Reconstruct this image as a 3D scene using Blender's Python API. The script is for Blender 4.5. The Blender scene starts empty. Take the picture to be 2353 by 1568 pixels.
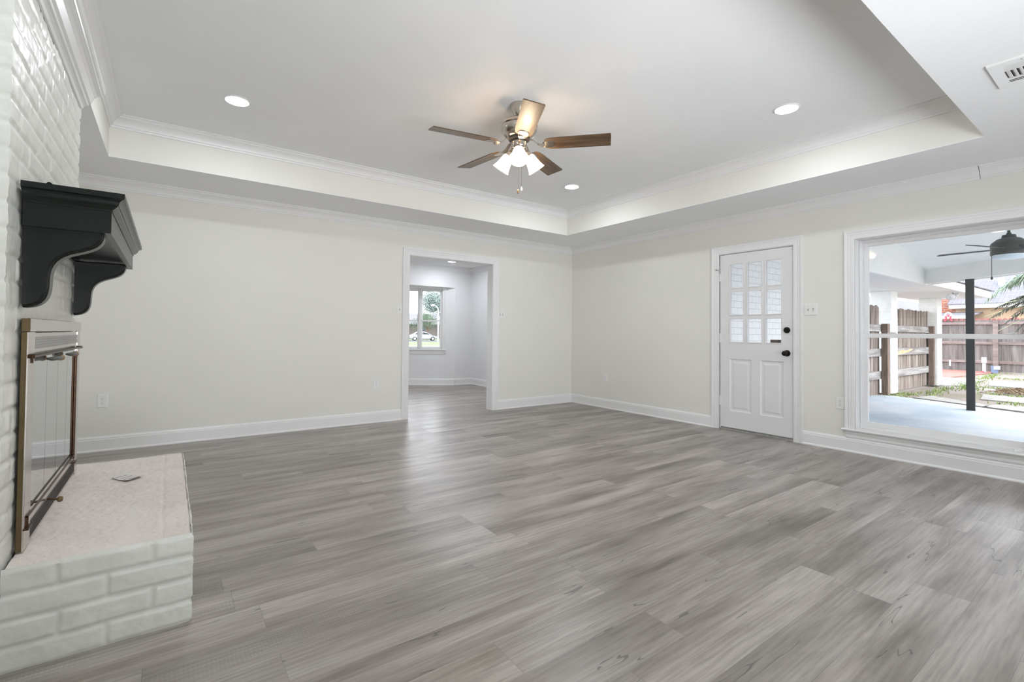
import bpy, math, random
import numpy as np
from mathutils import Vector, Matrix

S = bpy.context.scene
COL = S.collection
rnd = random.Random(7)
PI = math.pi

# ------------------------------------------------------------------ camera
EYE = Vector((0.0, 0.0, 1.0869))
YAW, PITCH, ROLL, FPX, SHY = 0.6262, 0.0187, 0.0095, 1090.46, -38.74
fwd = Vector((math.sin(YAW)*math.cos(PITCH), math.cos(YAW)*math.cos(PITCH), math.sin(PITCH)))
r0 = Vector((math.cos(YAW), -math.sin(YAW), 0)); u0 = r0.cross(fwd)
rgt = math.cos(ROLL)*r0 + math.sin(ROLL)*u0
upv = -math.sin(ROLL)*r0 + math.cos(ROLL)*u0
cd = bpy.data.cameras.new('camera'); cam = bpy.data.objects.new('camera', cd); COL.objects.link(cam)
cd.sensor_width = 36.0; cd.sensor_fit = 'HORIZONTAL'; cd.lens = FPX/2353*36.0
cd.shift_y = SHY/2353; cd.clip_start = 0.02; cd.clip_end = 400
M = Matrix((rgt, upv, -fwd)).transposed().to_4x4(); M.translation = EYE
cam.matrix_world = M
S.camera = cam

# ------------------------------------------------------------------ world, exposure
SKY_STRENGTH = 3.6
w = bpy.data.worlds.new('overcast_sky'); S.world = w; w.use_nodes = True
wn = w.node_tree.nodes; wl = w.node_tree.links
bg = wn['Background']; bg.inputs['Strength'].default_value = SKY_STRENGTH
tc = wn.new('ShaderNodeTexCoord'); sx = wn.new('ShaderNodeSeparateXYZ'); cr = wn.new('ShaderNodeValToRGB')
wl.new(tc.outputs['Generated'], sx.inputs[0]); wl.new(sx.outputs['Z'], cr.inputs[0]); wl.new(cr.outputs[0], bg.inputs['Color'])
cr.color_ramp.elements[0].color = (0.90, 0.93, 1.0, 1); cr.color_ramp.elements[1].color = (0.90, 0.95, 1.0, 1)
vs = S.view_settings
S.display_settings.display_device = 'sRGB'
vs.view_transform = 'Standard'; vs.look = 'None'; vs.gamma = 1.0; vs.use_curve_mapping = False
vs.exposure = 0.57
S.cycles.use_denoising = True
S.cycles.max_bounces = 10; S.cycles.diffuse_bounces = 7; S.cycles.glossy_bounces = 4
S.cycles.transmission_bounces = 6; S.cycles.transparent_max_bounces = 12
S.cycles.sample_clamp_indirect = 6.0
LAMP_STRENGTH = 142.0      # ceiling disc lights
BULB_WATTS = 3.7           # warm bulbs of the fan

# added fill lamp, unseen behind the camera, turned up to brighten the ceiling
for fi, (fl_, ft_, fw_, fs_, fsp_) in enumerate([((1.0, -1.9, .45), (2.1, 1.9, 2.765), 52.0, 1.8, 100)]):
    fd_ = bpy.data.lights.new('fill_light', 'AREA'); fd_.shape = 'DISK'; fd_.size = fs_; fd_.energy = fw_; fd_.color = (.92, .955, 1.0); fd_.spread = math.radians(fsp_)
    fo_ = bpy.data.objects.new('fill_light', fd_); COL.objects.link(fo_); fo_.location = fl_
    fo_.rotation_euler = (Vector(ft_)-Vector(fl_)).to_track_quat('-Z', 'Y').to_euler()

# soft daylight from the open garden side (overcast, no hard shadow)
sd = bpy.data.lights.new('sun', 'SUN'); sd.energy = 1.2; sd.angle = math.radians(50); sd.color = (1.0, 0.98, 0.95)
so = bpy.data.objects.new('sun', sd); COL.objects.link(so)
so.rotation_euler = Vector((-0.25, 0.80, -0.75)).to_track_quat('-Z', 'Y').to_euler()

# ------------------------------------------------------------------ materials
MATS = {}
def new_mat(name):
    m = bpy.data.materials.new(name); m.use_nodes = True
    nt = m.node_tree; nt.nodes.clear()
    out = nt.nodes.new('ShaderNodeOutputMaterial')
    MATS[name] = m
    return m, nt, out
def nd(nt, t, **k):
    n = nt.nodes.new(t)
    for a, b in k.items(): setattr(n, a, b)
    return n
def setin(n, **k):
    for a, b in k.items():
        n.inputs[a.replace('_', ' ')].default_value = b
def math_n(nt, op, a, b=None, c=None):
    n = nd(nt, 'ShaderNodeMath', operation=op)
    for i, v in enumerate((a, b, c)):
        if v is None: continue
        if isinstance(v, (int, float)): n.inputs[i].default_value = v
        else: nt.links.new(v, n.inputs[i])
    return n.outputs[0]
def mapped(nt, scale=(1, 1, 1), loc=(0, 0, 0)):
    t = nd(nt, 'ShaderNodeTexCoord'); mp = nd(nt, 'ShaderNodeMapping')
    mp.inputs['Scale'].default_value = scale; mp.inputs['Location'].default_value = loc
    nt.links.new(t.outputs['Object'], mp.inputs[0]); return mp.outputs[0]
def noise(nt, vec, scale, detail=4, rough=.55):
    n = nd(nt, 'ShaderNodeTexNoise'); n.inputs['Scale'].default_value = scale
    n.inputs['Detail'].default_value = detail; n.inputs['Roughness'].default_value = rough
    if vec is not None: nt.links.new(vec, n.inputs['Vector'])
    return n.outputs['Fac']
def ramp(nt, fac, stops):
    r = nd(nt, 'ShaderNodeValToRGB'); e = r.color_ramp.elements
    while len(e) < len(stops): e.new(0.5)
    for el, (p, c) in zip(e, stops):
        el.position = p; el.color = (*c, 1) if len(c) == 3 else c
    nt.links.new(fac, r.inputs[0]); return r.outputs[0]
def mixc(nt, fac, a, b, mode='MIX'):
    n = nd(nt, 'ShaderNodeMix', data_type='RGBA', blend_type=mode)
    for i, v in ((0, fac), (6, a), (7, b)):
        if isinstance(v, (int, float)): n.inputs[i].default_value = v
        elif isinstance(v, tuple): n.inputs[i].default_value = (*v, 1) if len(v) == 3 else v
        else: nt.links.new(v, n.inputs[i])
    return n.outputs[2]
def bump(nt, height, dist=.002, strength=.4):
    b = nd(nt, 'ShaderNodeBump'); b.inputs['Distance'].default_value = dist; b.inputs['Strength'].default_value = strength
    nt.links.new(height, b.inputs['Height']); return b.outputs[0]
def plain(name, color, rough=.5, metal=0.0, var=.04, vscale=3.0, bmp=0.0, bscale=60, spec=.5, stretch=(1, 1, 1), coat=0):
    """painted / solid surface with a little procedural variation"""
    m, nt, out = new_mat(name)
    p = nd(nt, 'ShaderNodeBsdfPrincipled')
    v = mapped(nt, stretch)
    f = noise(nt, v, vscale, 3)
    lo = tuple(max(0, c*(1-var)) for c in color); hi = tuple(min(1, c*(1+var)) for c in color)
    nt.links.new(ramp(nt, f, [(.3, lo), (.7, hi)]), p.inputs['Base Color'])
    setin(p, Roughness=rough, Metallic=metal); p.inputs['Specular IOR Level'].default_value = spec
    if coat: p.inputs['Coat Weight'].default_value = coat
    if bmp: nt.links.new(bump(nt, noise(nt, v, bscale, 3), bmp), p.inputs['Normal'])
    nt.links.new(p.outputs[0], out.inputs[0])
    return m
def emis(name, color, strength):
    m, nt, out = new_mat(name)
    e = nd(nt, 'ShaderNodeEmission'); e.inputs[0].default_value = (*color, 1); e.inputs[1].default_value = strength
    nt.links.new(e.outputs[0], out.inputs[0]); return m
def glass(name, tint=(1, 1, 1), refl=1.0):
    m, nt, out = new_mat(name)
    t = nd(nt, 'ShaderNodeBsdfTransparent'); t.inputs[0].default_value = (*tint, 1)
    g = nd(nt, 'ShaderNodeBsdfGlossy'); g.inputs['Roughness'].default_value = 0.0
    fr = nd(nt, 'ShaderNodeFresnel'); fr.inputs['IOR'].default_value = 1.45
    mx = nd(nt, 'ShaderNodeMixShader')
    nt.links.new(math_n(nt, 'MULTIPLY', fr.outputs[0], refl), mx.inputs[0])
    nt.links.new(t.outputs[0], mx.inputs[1]); nt.links.new(g.outputs[0], mx.inputs[2]); nt.links.new(mx.outputs[0], out.inputs[0])
    return m

plain('cream_wall_paint', (.775, .768, .722), .75, var=.012, vscale=1.5, bmp=.0006, bscale=180, spec=.25)
plain('ceiling_paint', (.84, .845, .85), .85, var=.008, bmp=.0005, bscale=200, spec=.2)
plain('white_trim_paint', (.80, .80, .80), .35, var=.01)
plain('grey_white_wall_paint', (.78, .78, .79), .75, var=.01, spec=.25)
plain('door_paint', (.76, .76, .765), .38, var=.015)
plain('vinyl_white', (.82, .82, .82), .35, var=.008)
plain('white_plastic', (.80, .80, .79), .3, var=.01)
plain('slot_dark', (.08, .08, .08), .6)
plain('bronze_dark', (.022, .019, .017), .32, metal=.8, var=.2, vscale=40)
plain('black_green_paint', (.004, .007, .005), .30, var=.12, vscale=30, bmp=.0003, bscale=400, spec=.42)
plain('painted_brick', (.68, .69, .64), .36, var=.035, vscale=9, bmp=.0022, bscale=55)
plain('painted_brick_outside', (.80, .80, .78), .6, var=.05, vscale=8, bmp=.002, bscale=50)
plain('gap_shadow', (.03, .03, .03), .9)
plain('nickel', (.55, .50, .44), .22, metal=1.0, var=.05, vscale=20)
plain('dark_grille', (.05, .045, .04), .5, metal=.3)
plain('steel_brushed', (.66, .62, .59), .24, metal=1.0, var=.06, vscale=12, stretch=(1, 1, 12))
plain('antique_brass', (.12, .085, .035), .42, metal=.5, var=.25, vscale=9, stretch=(1, 1, .5))
plain('bronze_bar', (.07, .035, .018), .35, metal=.7, var=.3, vscale=30)
plain('fire_glass', (.58, .60, .60), .015, metal=1.0, var=.0)
plain('black_handle', (.02, .022, .02), .3)
plain('brass_tip', (.5, .33, .18), .3, metal=1.0)
plain('silver_vent', (.42, .42, .41), .4, metal=.6, var=.1)
plain('aluminium', (.50, .50, .48), .4, metal=.8, var=.15, vscale=25)
plain('fan_black', (.035, .040, .040), .45, var=.1)
plain('frosted_white', (.75, .84, .92), .3)
plain('black_post_paint', (.022, .022, .024), .45, var=.2, vscale=6, bmp=.0008, bscale=30)
plain('patio_white_paint', (.88, .875, .85), .7, var=.02)
plain('patio_soffit_paint', (.82, .81, .81), .7, var=.02)
plain('fascia_white', (.88, .88, .87), .6, var=.01)
plain('grey_post_wood', (.17, .125, .10), .85, var=.35, vscale=7, stretch=(6, 6, .6), bmp=.002, bscale=20)
plain('beige_siding', (.52, .38, .26), .8, var=.04)
plain('pvc_white', (.50, .52, .55), .4)
plain('bucket_blue', (.16, .22, .34), .5)
plain('red_plastic', (.75, .06, .10), .4)
plain('dry_debris', (.26, .19, .12), .95, var=.4, vscale=30)
plain('moss_green', (.20, .28, .07), .9, var=.4, vscale=20)
plain('grass_blades', (.20, .27, .075), .9, var=.4, vscale=12)
plain('palm_green', (.17, .25, .16), .55, var=.3, vscale=5)
plain('palm_dry', (.055, .058, .036), .8, var=.4, vscale=8)
plain('palm_stem', (.52, .58, .36), .6, var=.2)
plain('palm_trunk', (.17, .12, .08), .9, var=.4, vscale=12, bmp=.01, bscale=14)
plain('car_white', (.36, .37, .40), .2, coat=.6, var=.0)
plain('car_dark', (.06, .07, .09), .2, coat=.6, var=.0)
plain('car_glass', (.03, .035, .04), .05)
plain('tyre', (.02, .02, .02), .8)
plain('wheel_silver', (.55, .56, .58), .3, metal=.8)
plain('lamp_white', (.60, .60, .62), .4)
plain('tree_bark', (.16, .11, .08), .9, var=.4, vscale=10)
plain('leaf_blue_green', (.24, .30, .285), .8, var=.35, vscale=2)
plain('leaf_green', (.15, .20, .14), .8, var=.35, vscale=2)
plain('sticker_brown', (.17, .12, .10), .5)
plain('asphalt', (.13, .13, .14), .9, var=.1)
plain('house_brown', (.12, .10, .095), .8, var=.15)
plain('copper_paper', (.66, .64, .61), .7, var=.05)
emis('lamp_disc', (.90, .935, 1.0), LAMP_STRENGTH)
emis('patio_disc', (1.0, .97, .92), 8.0)
glass('window_glass', (.985, .99, .99), .9)

def frosted():
    m, nt, out = new_mat('frosted_shade')
    t = nd(nt, 'ShaderNodeBsdfTransparent'); t.inputs[0].default_value = (1, .93, .84, 1)
    d = nd(nt, 'ShaderNodeBsdfTranslucent'); d.inputs[0].default_value = (1, .94, .87, 1)
    e = nd(nt, 'ShaderNodeEmission'); e.inputs[0].default_value = (1, .85, .68, 1); e.inputs[1].default_value = .25
    m1 = nd(nt, 'ShaderNodeMixShader'); m1.inputs[0].default_value = .5
    nt.links.new(t.outputs[0], m1.inputs[1]); nt.links.new(d.outputs[0], m1.inputs[2])
    a = nd(nt, 'ShaderNodeAddShader'); nt.links.new(m1.outputs[0], a.inputs[0]); nt.links.new(e.outputs[0], a.inputs[1])
    nt.links.new(a.outputs[0], out.inputs[0])
frosted()
emis('bulb_glow', (1.0, .86, .68), 14.0)

def hearth_top_mat():
    m, nt, out = new_mat('hearth_top_mortar')
    p = nd(nt, 'ShaderNodeBsdfPrincipled'); v = mapped(nt)
    c = ramp(nt, noise(nt, v, 5, 5), [(.3, (.66, .60, .55)), (.55, (.72, .665, .62)), (.75, (.71, .68, .62))])
    sp = ramp(nt, noise(nt, v, 70, 4, .7), [(.33, (.50, .45, .41)), (.40, (1, 1, 1))])
    nt.links.new(mixc(nt, .45, c, sp, 'MULTIPLY'), p.inputs['Base Color']); setin(p, Roughness=.85)
    nt.links.new(bump(nt, noise(nt, v, 38, 6, .65), .006, .8), p.inputs['Normal'])
    nt.links.new(p.outputs[0], out.inputs[0])
hearth_top_mat()

def floor_mat():
    m, nt, out = new_mat('grey_oak_planks')
    L = nt.links
    t = nd(nt, 'ShaderNodeTexCoord'); sp = nd(nt, 'ShaderNodeSeparateXYZ'); L.new(t.outputs['Object'], sp.inputs[0])
    X, Y = sp.outputs[0], sp.outputs[1]
    PW, PL = .182, 1.22
    yy = math_n(nt, 'DIVIDE', math_n(nt, 'ADD', Y, .062), PW); row = math_n(nt, 'FLOOR', yy)
    w1 = nd(nt, 'ShaderNodeTexWhiteNoise', noise_dimensions='1D'); L.new(row, w1.inputs['W'])
    uu = math_n(nt, 'ADD', math_n(nt, 'DIVIDE', X, PL), math_n(nt, 'MULTIPLY', w1.outputs['Value'], 7.3))
    pid = math_n(nt, 'FLOOR', uu)
    cb = nd(nt, 'ShaderNodeCombineXYZ'); L.new(pid, cb.inputs[0]); L.new(row, cb.inputs[1])
    w2 = nd(nt, 'ShaderNodeTexWhiteNoise', noise_dimensions='3D'); L.new(cb.outputs[0], w2.inputs['Vector'])
    pr = w2.outputs['Value']
    def gvec(sx_, sy_, off):
        c = nd(nt, 'ShaderNodeCombineXYZ')
        L.new(math_n(nt, 'ADD', math_n(nt, 'MULTIPLY', X, sx_), math_n(nt, 'MULTIPLY', pr, 37.0+off)), c.inputs[0])
        L.new(math_n(nt, 'ADD', math_n(nt, 'MULTIPLY', Y, sy_), math_n(nt, 'MULTIPLY', pr, 91.0)), c.inputs[1])
        L.new(math_n(nt, 'MULTIPLY', pr, 13.0+off), c.inputs[2]); return c.outputs[0]
    broad = noise(nt, gvec(1.1, 7.5, 0), 1.0, 5, .55)
    fine = noise(nt, gvec(5, 95, 3), 1.0, 4, .6)
    arch = nd(nt, 'ShaderNodeTexWave', wave_type='BANDS', bands_direction='Y'); L.new(gvec(.55, 6.0, 5), arch.inputs['Vector'])
    setin(arch, Scale=2.2, Distortion=9.0, Detail=3.0)
    arch.inputs['Detail Scale'].default_value = 1.2
    c = ramp(nt, broad, [(.27, (.135, .112, .092)), (.42, (.250, .220, .193)), (.56, (.350, .317, .286)), (.74, (.455, .424, .393))])
    c = mixc(nt, .42, c, ramp(nt, fine, [(.30, (.42, .40, .38)), (.58, (1.06, 1.06, 1.06))]), 'MULTIPLY')
    c = mixc(nt, .12, c, arch.outputs['Color'], 'MULTIPLY')
    c = mixc(nt, 1.0, c, ramp(nt, pr, [(0.0, (.84, .83, .82)), (.5, (1.0, .995, .99)), (1.0, (1.15, 1.15, 1.15))]), 'MULTIPLY')
    # open cracks
    ck = noise(nt, gvec(.9, 10, 9), 1.0, 3, .45)
    ckm = math_n(nt, 'ABSOLUTE', math_n(nt, 'SUBTRACT', ck, .5))
    gate = noise(nt, gvec(1.6, 5, 21), 1.3, 1, .4)
    line = math_n(nt, 'MULTIPLY', math_n(nt, 'LESS_THAN', ckm, .0042), math_n(nt, 'GREATER_THAN', gate, .59))
    c = mixc(nt, math_n(nt, 'MULTIPLY', line, .62), c, (.035, .03, .028))
    # saw marks across the grain
    sw = nd(nt, 'ShaderNodeTexWave', wave_type='BANDS', bands_direction='X'); L.new(gvec(1.0, .6, 0), sw.inputs['Vector'])
    setin(sw, Scale=26.0, Distortion=2.5, Detail=2.0)
    sg = math_n(nt, 'MULTIPLY', math_n(nt, 'GREATER_THAN', noise(nt, gvec(1.2, 6, 31), 1.2, 1), .56), .10)
    c = mixc(nt, sg, c, sw.outputs['Color'], 'MULTIPLY')
    # plank joints
    fy = math_n(nt, 'FRACT', yy); fx = math_n(nt, 'FRACT', uu)
    j = math_n(nt, 'MAXIMUM', math_n(nt, 'LESS_THAN', fy, .0085), math_n(nt, 'LESS_THAN', fx, .0016))
    c = mixc(nt, math_n(nt, 'MULTIPLY', j, .42), c, (.06, .052, .046))
    p = nd(nt, 'ShaderNodeBsdfPrincipled'); L.new(c, p.inputs['Base Color'])
    L.new(ramp(nt, noise(nt, gvec(2, 10, 2), 1.5, 3), [(.3, (.29,)*3), (.7, (.39,)*3)]), p.inputs['Roughness'])
    p.inputs['Specular IOR Level'].default_value = 1.0
    hgt = math_n(nt, 'SUBTRACT', fine, math_n(nt, 'MULTIPLY', j, 1.5))
    L.new(bump(nt, hgt, .0006, .5), p.inputs['Normal'])
    L.new(p.outputs[0], out.inputs[0])
floor_mat()

def wood(name, dark, mid, light, sc=(1, 1, 1), rough=.5, coat=0, bands=1.0):
    """grain running along the local axis with the smallest scale"""
    m, nt, out = new_mat(name)
    v = mapped(nt, sc)
    n1 = noise(nt, v, 1.0, 6, .6)
    wv = nd(nt, 'ShaderNodeTexWave', wave_type='BANDS', bands_direction='Y'); nt.links.new(v, wv.inputs['Vector'])
    setin(wv, Scale=1.6, Distortion=7.0, Detail=3.0)
    c = ramp(nt, n1, [(.3, dark), (.5, mid), (.7, light)])
    c = mixc(nt, .35*bands, c, wv.outputs['Color'], 'MULTIPLY')
    p = nd(nt, 'ShaderNodeBsdfPrincipled'); nt.links.new(c, p.inputs['Base Color']); setin(p, Roughness=rough)
    p.inputs['Coat Weight'].default_value = coat
    nt.links.new(bump(nt, n1, .0015, .4), p.inputs['Normal'])
    nt.links.new(p.outputs[0], out.inputs[0])
wood('blade_walnut', (.050, .030, .015), (.115, .070, .036), (.20, .130, .072), (2.2, 34, 34), .38, .15, .8)
wood('fence_board_grey', (.085, .07, .068), (.165, .145, .14), (.26, .24, .235), (9, 9, .9), .9, 0, .4)
wood('fence_board_brown', (.10, .074, .062), (.23, .185, .16), (.42, .37, .33), (9, 9, .8), .9, 0, .45)
wood('fence_rail_grey', (.14, .125, .118), (.31, .29, .28), (.46, .44, .425), (1.2, 14, 14), .9, 0, .7)
wood('fence_rail_pink', (.15, .115, .105), (.24, .185, .172), (.32, .265, .255), (9, 1.0, 9), .9, 0, .3)

def concrete_blue():
    m, nt, out = new_mat('patio_concrete'); v = mapped(nt, (1, 1, 1))
    c = ramp(nt, noise(nt, v, 1.1, 6, .62), [(.30, (.29, .35, .43)), (.48, (.38, .435, .50)), (.62, (.48, .50, .53)), (.80, (.53, .505, .485))])
    sp = ramp(nt, noise(nt, v, 23, 3, .5), [(.24, (.25, .24, .24)), (.29, (1, 1, 1))])
    c = mixc(nt, .8, c, sp, 'MULTIPLY')
    p = nd(nt, 'ShaderNodeBsdfPrincipled'); nt.links.new(c, p.inputs['Base Color']); setin(p, Roughness=.7)
    nt.links.new(p.outputs[0], out.inputs[0])
concrete_blue()
def ground(name, stops, sc, rough=.95, sc2=14):
    m, nt, out = new_mat(name); v = mapped(nt)
    c = ramp(nt, noise(nt, v, sc, 6, .6), stops)
    c = mixc(nt, .5, c, ramp(nt, noise(nt, v, sc2, 5, .6), [(.3, (.55,)*3), (.65, (1.1,)*3)]), 'MULTIPLY')
    p = nd(nt, 'ShaderNodeBsdfPrincipled'); nt.links.new(c, p.inputs['Base Color']); setin(p, Roughness=rough)
    nt.links.new(bump(nt, noise(nt, v, sc2, 5), .01, .5), p.inputs['Normal'])
    nt.links.new(p.outputs[0], out.inputs[0])
ground('yard_dirt', [(.32, (.15, .17, .08)), (.44, (.20, .165, .14)), (.60, (.26, .225, .205)), (.8, (.33, .30, .28))], .55)
ground('paver_concrete', [(.3, (.25, .24, .225)), (.7, (.36, .345, .33))], 1.2)
ground('lawn', [(.3, (.11, .155, .06)), (.7, (.16, .20, .09))], .4, sc2=3)
def bricks(name, c1, c2, mortar, bw, rh, ms, axis='XZ', bmpd=.004, rough=.8):
    m, nt, out = new_mat(name)
    t = nd(nt, 'ShaderNodeTexCoord'); s_ = nd(nt, 'ShaderNodeSeparateXYZ'); nt.links.new(t.outputs['Object'], s_.inputs[0])
    cb = nd(nt, 'ShaderNodeCombineXYZ')
    nt.links.new(s_.outputs['XYZ'.index(axis[0])], cb.inputs[0]); nt.links.new(s_.outputs['XYZ'.index(axis[1])], cb.inputs[1])
    wob = nd(nt, 'ShaderNodeVectorMath', operation='ADD')
    nz = nd(nt, 'ShaderNodeTexNoise'); nz.inputs['Scale'].default_value = 9
    nt.links.new(cb.outputs[0], nz.inputs['Vector'])
    sc_ = nd(nt, 'ShaderNodeVectorMath', operation='SCALE'); sc_.inputs['Scale'].default_value = .012
    nt.links.new(nz.outputs['Color'], sc_.inputs[0])
    nt.links.new(cb.outputs[0], wob.inputs[0]); nt.links.new(sc_.outputs[0], wob.inputs[1])
    b = nd(nt, 'ShaderNodeTexBrick'); b.offset = .5
    nt.links.new(wob.outputs[0], b.inputs['Vector'])
    b.inputs['Color1'].default_value = (*c1, 1); b.inputs['Color2'].default_value = (*c2, 1); b.inputs['Mortar'].default_value = (*mortar, 1)
    setin(b, Scale=1.0); b.inputs['Mortar Size'].default_value = ms; b.inputs['Mortar Smooth'].default_value = .3
    b.inputs['Brick Width'].default_value = bw; b.inputs['Row Height'].default_value = rh
    p = nd(nt, 'ShaderNodeBsdfPrincipled'); nt.links.new(b.outputs['Color'], p.inputs['Base Color']); setin(p, Roughness=rough)
    h = math_n(nt, 'SUBTRACT', math_n(nt, 'MULTIPLY', noise(nt, wob.outputs[0], 60, 3), .3), b.outputs['Fac'])
    nt.links.new(bump(nt, h, bmpd, .8), p.inputs['Normal'])
    nt.links.new(p.outputs[0], out.inputs[0])
bricks('red_brick', (.42, .13, .07), (.30, .09, .055), (.42, .34, .30), .24, .085, .012, 'YZ')
bricks('red_paving', (.26, .10, .08), (.31, .135, .11), (.26, .21, .195), .40, .20, .012, 'XY')
bricks('white_wing_brick', (.88, .88, .87), (.85, .85, .845), (.66, .66, .66), .20, .092, .0045, 'XZ', .004, .6)
bricks('shingles', (.15, .145, .165), (.11, .11, .125), (.07, .07, .08), .32, .14, .012, 'XY', .006, .9)
bricks('shingles_light', (.19, .185, .215), (.155, .15, .175), (.10, .10, .115), .30, .12, .010, 'YX', .006, .9)
def mat(n): return MATS[n]

# ------------------------------------------------------------------ mesh helpers
class MB:
    def __init__(s): s.v = []; s.f = []; s.m = []; s.cur = 0
    def add(s, vs, fs):
        o = len(s.v); s.v += [tuple(map(float, p)) for p in vs]
        s.f += [tuple(i+o for i in f) for f in fs]; s.m += [s.cur]*len(fs); return s
    def box(s, x0, x1, y0, y1, z0, z1, b=0.0):
        if x0 > x1: x0, x1 = x1, x0
        if y0 > y1: y0, y1 = y1, y0
        if z0 > z1: z0, z1 = z1, z0
        if b <= 0:
            vs = [(x, y, z) for x in (x0, x1) for y in (y0, y1) for z in (z0, z1)]
            return s.add(vs, [(0, 1, 3, 2), (4, 6, 7, 5), (0, 4, 5, 1), (2, 3, 7, 6), (0, 2, 6, 4), (1, 5, 7, 3)])
        b = min(b, (x1-x0)*.45, (y1-y0)*.45, (z1-z0)*.45)
        X = (x0, x1); Y = (y0, y1); Z = (z0, z1); idx = {}; vs = []
        for i in (0, 1):
            for j in (0, 1):
                for k in (0, 1):
                    c = (X[i], Y[j], Z[k]); sg = (1-2*i, 1-2*j, 1-2*k)
                    for a in range(3):
                        q = [c[n]+(0 if n == a else sg[n]*b) for n in range(3)]
                        idx[(i, j, k, a)] = len(vs); vs.append(q)
        fs = []
        for a in range(3):
            o1, o2 = [(1, 2), (0, 2), (0, 1)][a]
            for sd_ in (0, 1):
                ring = []
                for p, q in ((0, 0), (1, 0), (1, 1), (0, 1)):
                    t = [0, 0, 0]; t[a] = sd_; t[o1] = p; t[o2] = q
                    ring.append(idx[(*t, a)])
                fs.append(tuple(ring))
            # edges parallel to axis a
            for p in (0, 1):
                for q in (0, 1):
                    t0 = [0, 0, 0]; t0[o1] = p; t0[o2] = q; t1 = list(t0); t1[a] = 1
                    fs.append((idx[(*t0, o1)], idx[(*t1, o1)], idx[(*t1, o2)], idx[(*t0, o2)]))
        for i in (0, 1):
            for j in (0, 1):
                for k in (0, 1): fs.append(tuple(idx[(i, j, k, a)] for a in range(3)))
        return s.add(vs, fs)
    def plate(s, axis, d0, d1, us, vs_, holes):
        """flat plate normal to axis between d0 and d1; us, vs_ = extents; holes = list of (u0,u1,v0,v1)"""
        U = sorted(set(list(us)+[h[0] for h in holes]+[h[1] for h in holes])); V = sorted(set(list(vs_)+[h[2] for h in holes]+[h[3] for h in holes]))
        def inh(i, j):
            if i < 0 or j < 0 or i >= len(U)-1 or j >= len(V)-1: return True
            a, c = (U[i]+U[i+1])/2, (V[j]+V[j+1])/2
            return any(h[0] < a < h[1] and h[2] < c < h[3] for h in holes)
        def P(u, v, d): return {'x': (d, u, v), 'y': (u, d, v), 'z': (u, v, d)}[axis]
        for i in range(len(U)-1):
            for j in range(len(V)-1):
                if inh(i, j): continue
                q = [(U[i], V[j]), (U[i+1], V[j]), (U[i+1], V[j+1]), (U[i], V[j+1])]
                s.add([P(*c, d0) for c in q], [(0, 1, 2, 3)]); s.add([P(*c, d1) for c in q], [(3, 2, 1, 0)])
                for (a, c), nb in (((q[0], q[1]), (i, j-1)), ((q[1], q[2]), (i+1, j)), ((q[2], q[3]), (i, j+1)), ((q[3], q[0]), (i-1, j))):
                    if inh(*nb): s.add([P(*a, d0), P(*c, d0), P(*c, d1), P(*a, d1)], [(0, 1, 2, 3)])
        return s
    def rings(s, pts_list, close_ring=True, cap0=True, cap1=True):
        n = len(pts_list[0]); o = len(s.v); vs = [p for r in pts_list for p in r]; fs = []
        for k in range(len(pts_list)-1):
            for i in range(n if close_ring else n-1):
                j = (i+1) % n
                fs.append((k*n+i, k*n+j, (k+1)*n+j, (k+1)*n+i))
        if cap0: fs.append(tuple(range(n-1, -1, -1)))
        if cap1: fs.append(tuple((len(pts_list)-1)*n+i for i in range(n)))
        return s.add(vs, fs)
    def lathe(s, prof, c, axis=(0, 0, 1), n=24, cap=True):
        A = Vector(axis).normalized(); T = Vector((1, 0, 0)) if abs(A.x) < .9 else Vector((0, 1, 0))
        U = A.cross(T).normalized(); V = A.cross(U); C = Vector(c)
        rs = [[tuple(C+A*h_+(U*math.cos(2*PI*i/n)+V*math.sin(2*PI*i/n))*max(r, 1e-4)) for i in range(n)] for r, h_ in prof]
        return s.rings(rs, True, cap, cap)
    def tube(s, pts, r, n=8, cap=True):
        pts = [Vector(p) for p in pts]; rs = []
        rr = r if isinstance(r, (list, tuple)) else [r]*len(pts)
        prev = None
        for i, p in enumerate(pts):
            d = (pts[min(i+1, len(pts)-1)]-pts[max(i-1, 0)]).normalized()
            ref = prev if prev is not None else (Vector((0, 0, 1)) if abs(d.z) < .9 else Vector((1, 0, 0)))
            u = (ref-d*ref.dot(d)).normalized(); v = d.cross(u); prev = u
            rs.append([tuple(p+(u*math.cos(2*PI*k/n)+v*math.sin(2*PI*k/n))*rr[i]) for k in range(n)])
        return s.rings(rs, True, cap, cap)
    def sweep(s, prof, path, up, side=1, closed=False):
        """profile (a,b): a along the side vector, b along up; mitred at corners"""
        P = [Vector(p) for p in path]; up = Vector(up); n = len(P); rs = []
        for i in range(n):
            d1 = (P[i]-P[i-1]).normalized() if (i > 0 or closed) else None
            d2 = (P[(i+1) % n]-P[i]).normalized() if (i < n-1 or closed) else None
            if d1 is None: d1 = d2
            if d2 is None: d2 = d1
            s1 = up.cross(d1)*side; s2 = up.cross(d2)*side
            m_ = (s1+s2); m_ = m_/max(1e-6, m_.dot(s1))
            rs.append([tuple(P[i]+m_*a+up*b) for a, b in prof])
        if closed: rs.append(rs[0])
        return s.rings(rs, True, not closed, not closed)
    def loft_rect(s, axis, d, u0, u1, v0, v1, steps, flip=1):
        """concentric rectangles; steps = (inset, offset along axis)"""
        def P(u, v, dd): return {'x': (dd, u, v), 'y': (u, dd, v), 'z': (u, v, dd)}[axis]
        rs = []
        for ins, off in steps:
            rs.append([P(u0+ins, v0+ins, d+off*flip), P(u1-ins, v0+ins, d+off*flip), P(u1-ins, v1-ins, d+off*flip), P(u0+ins, v1-ins, d+off*flip)])
        return s.rings(rs, True, False, True)
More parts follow.
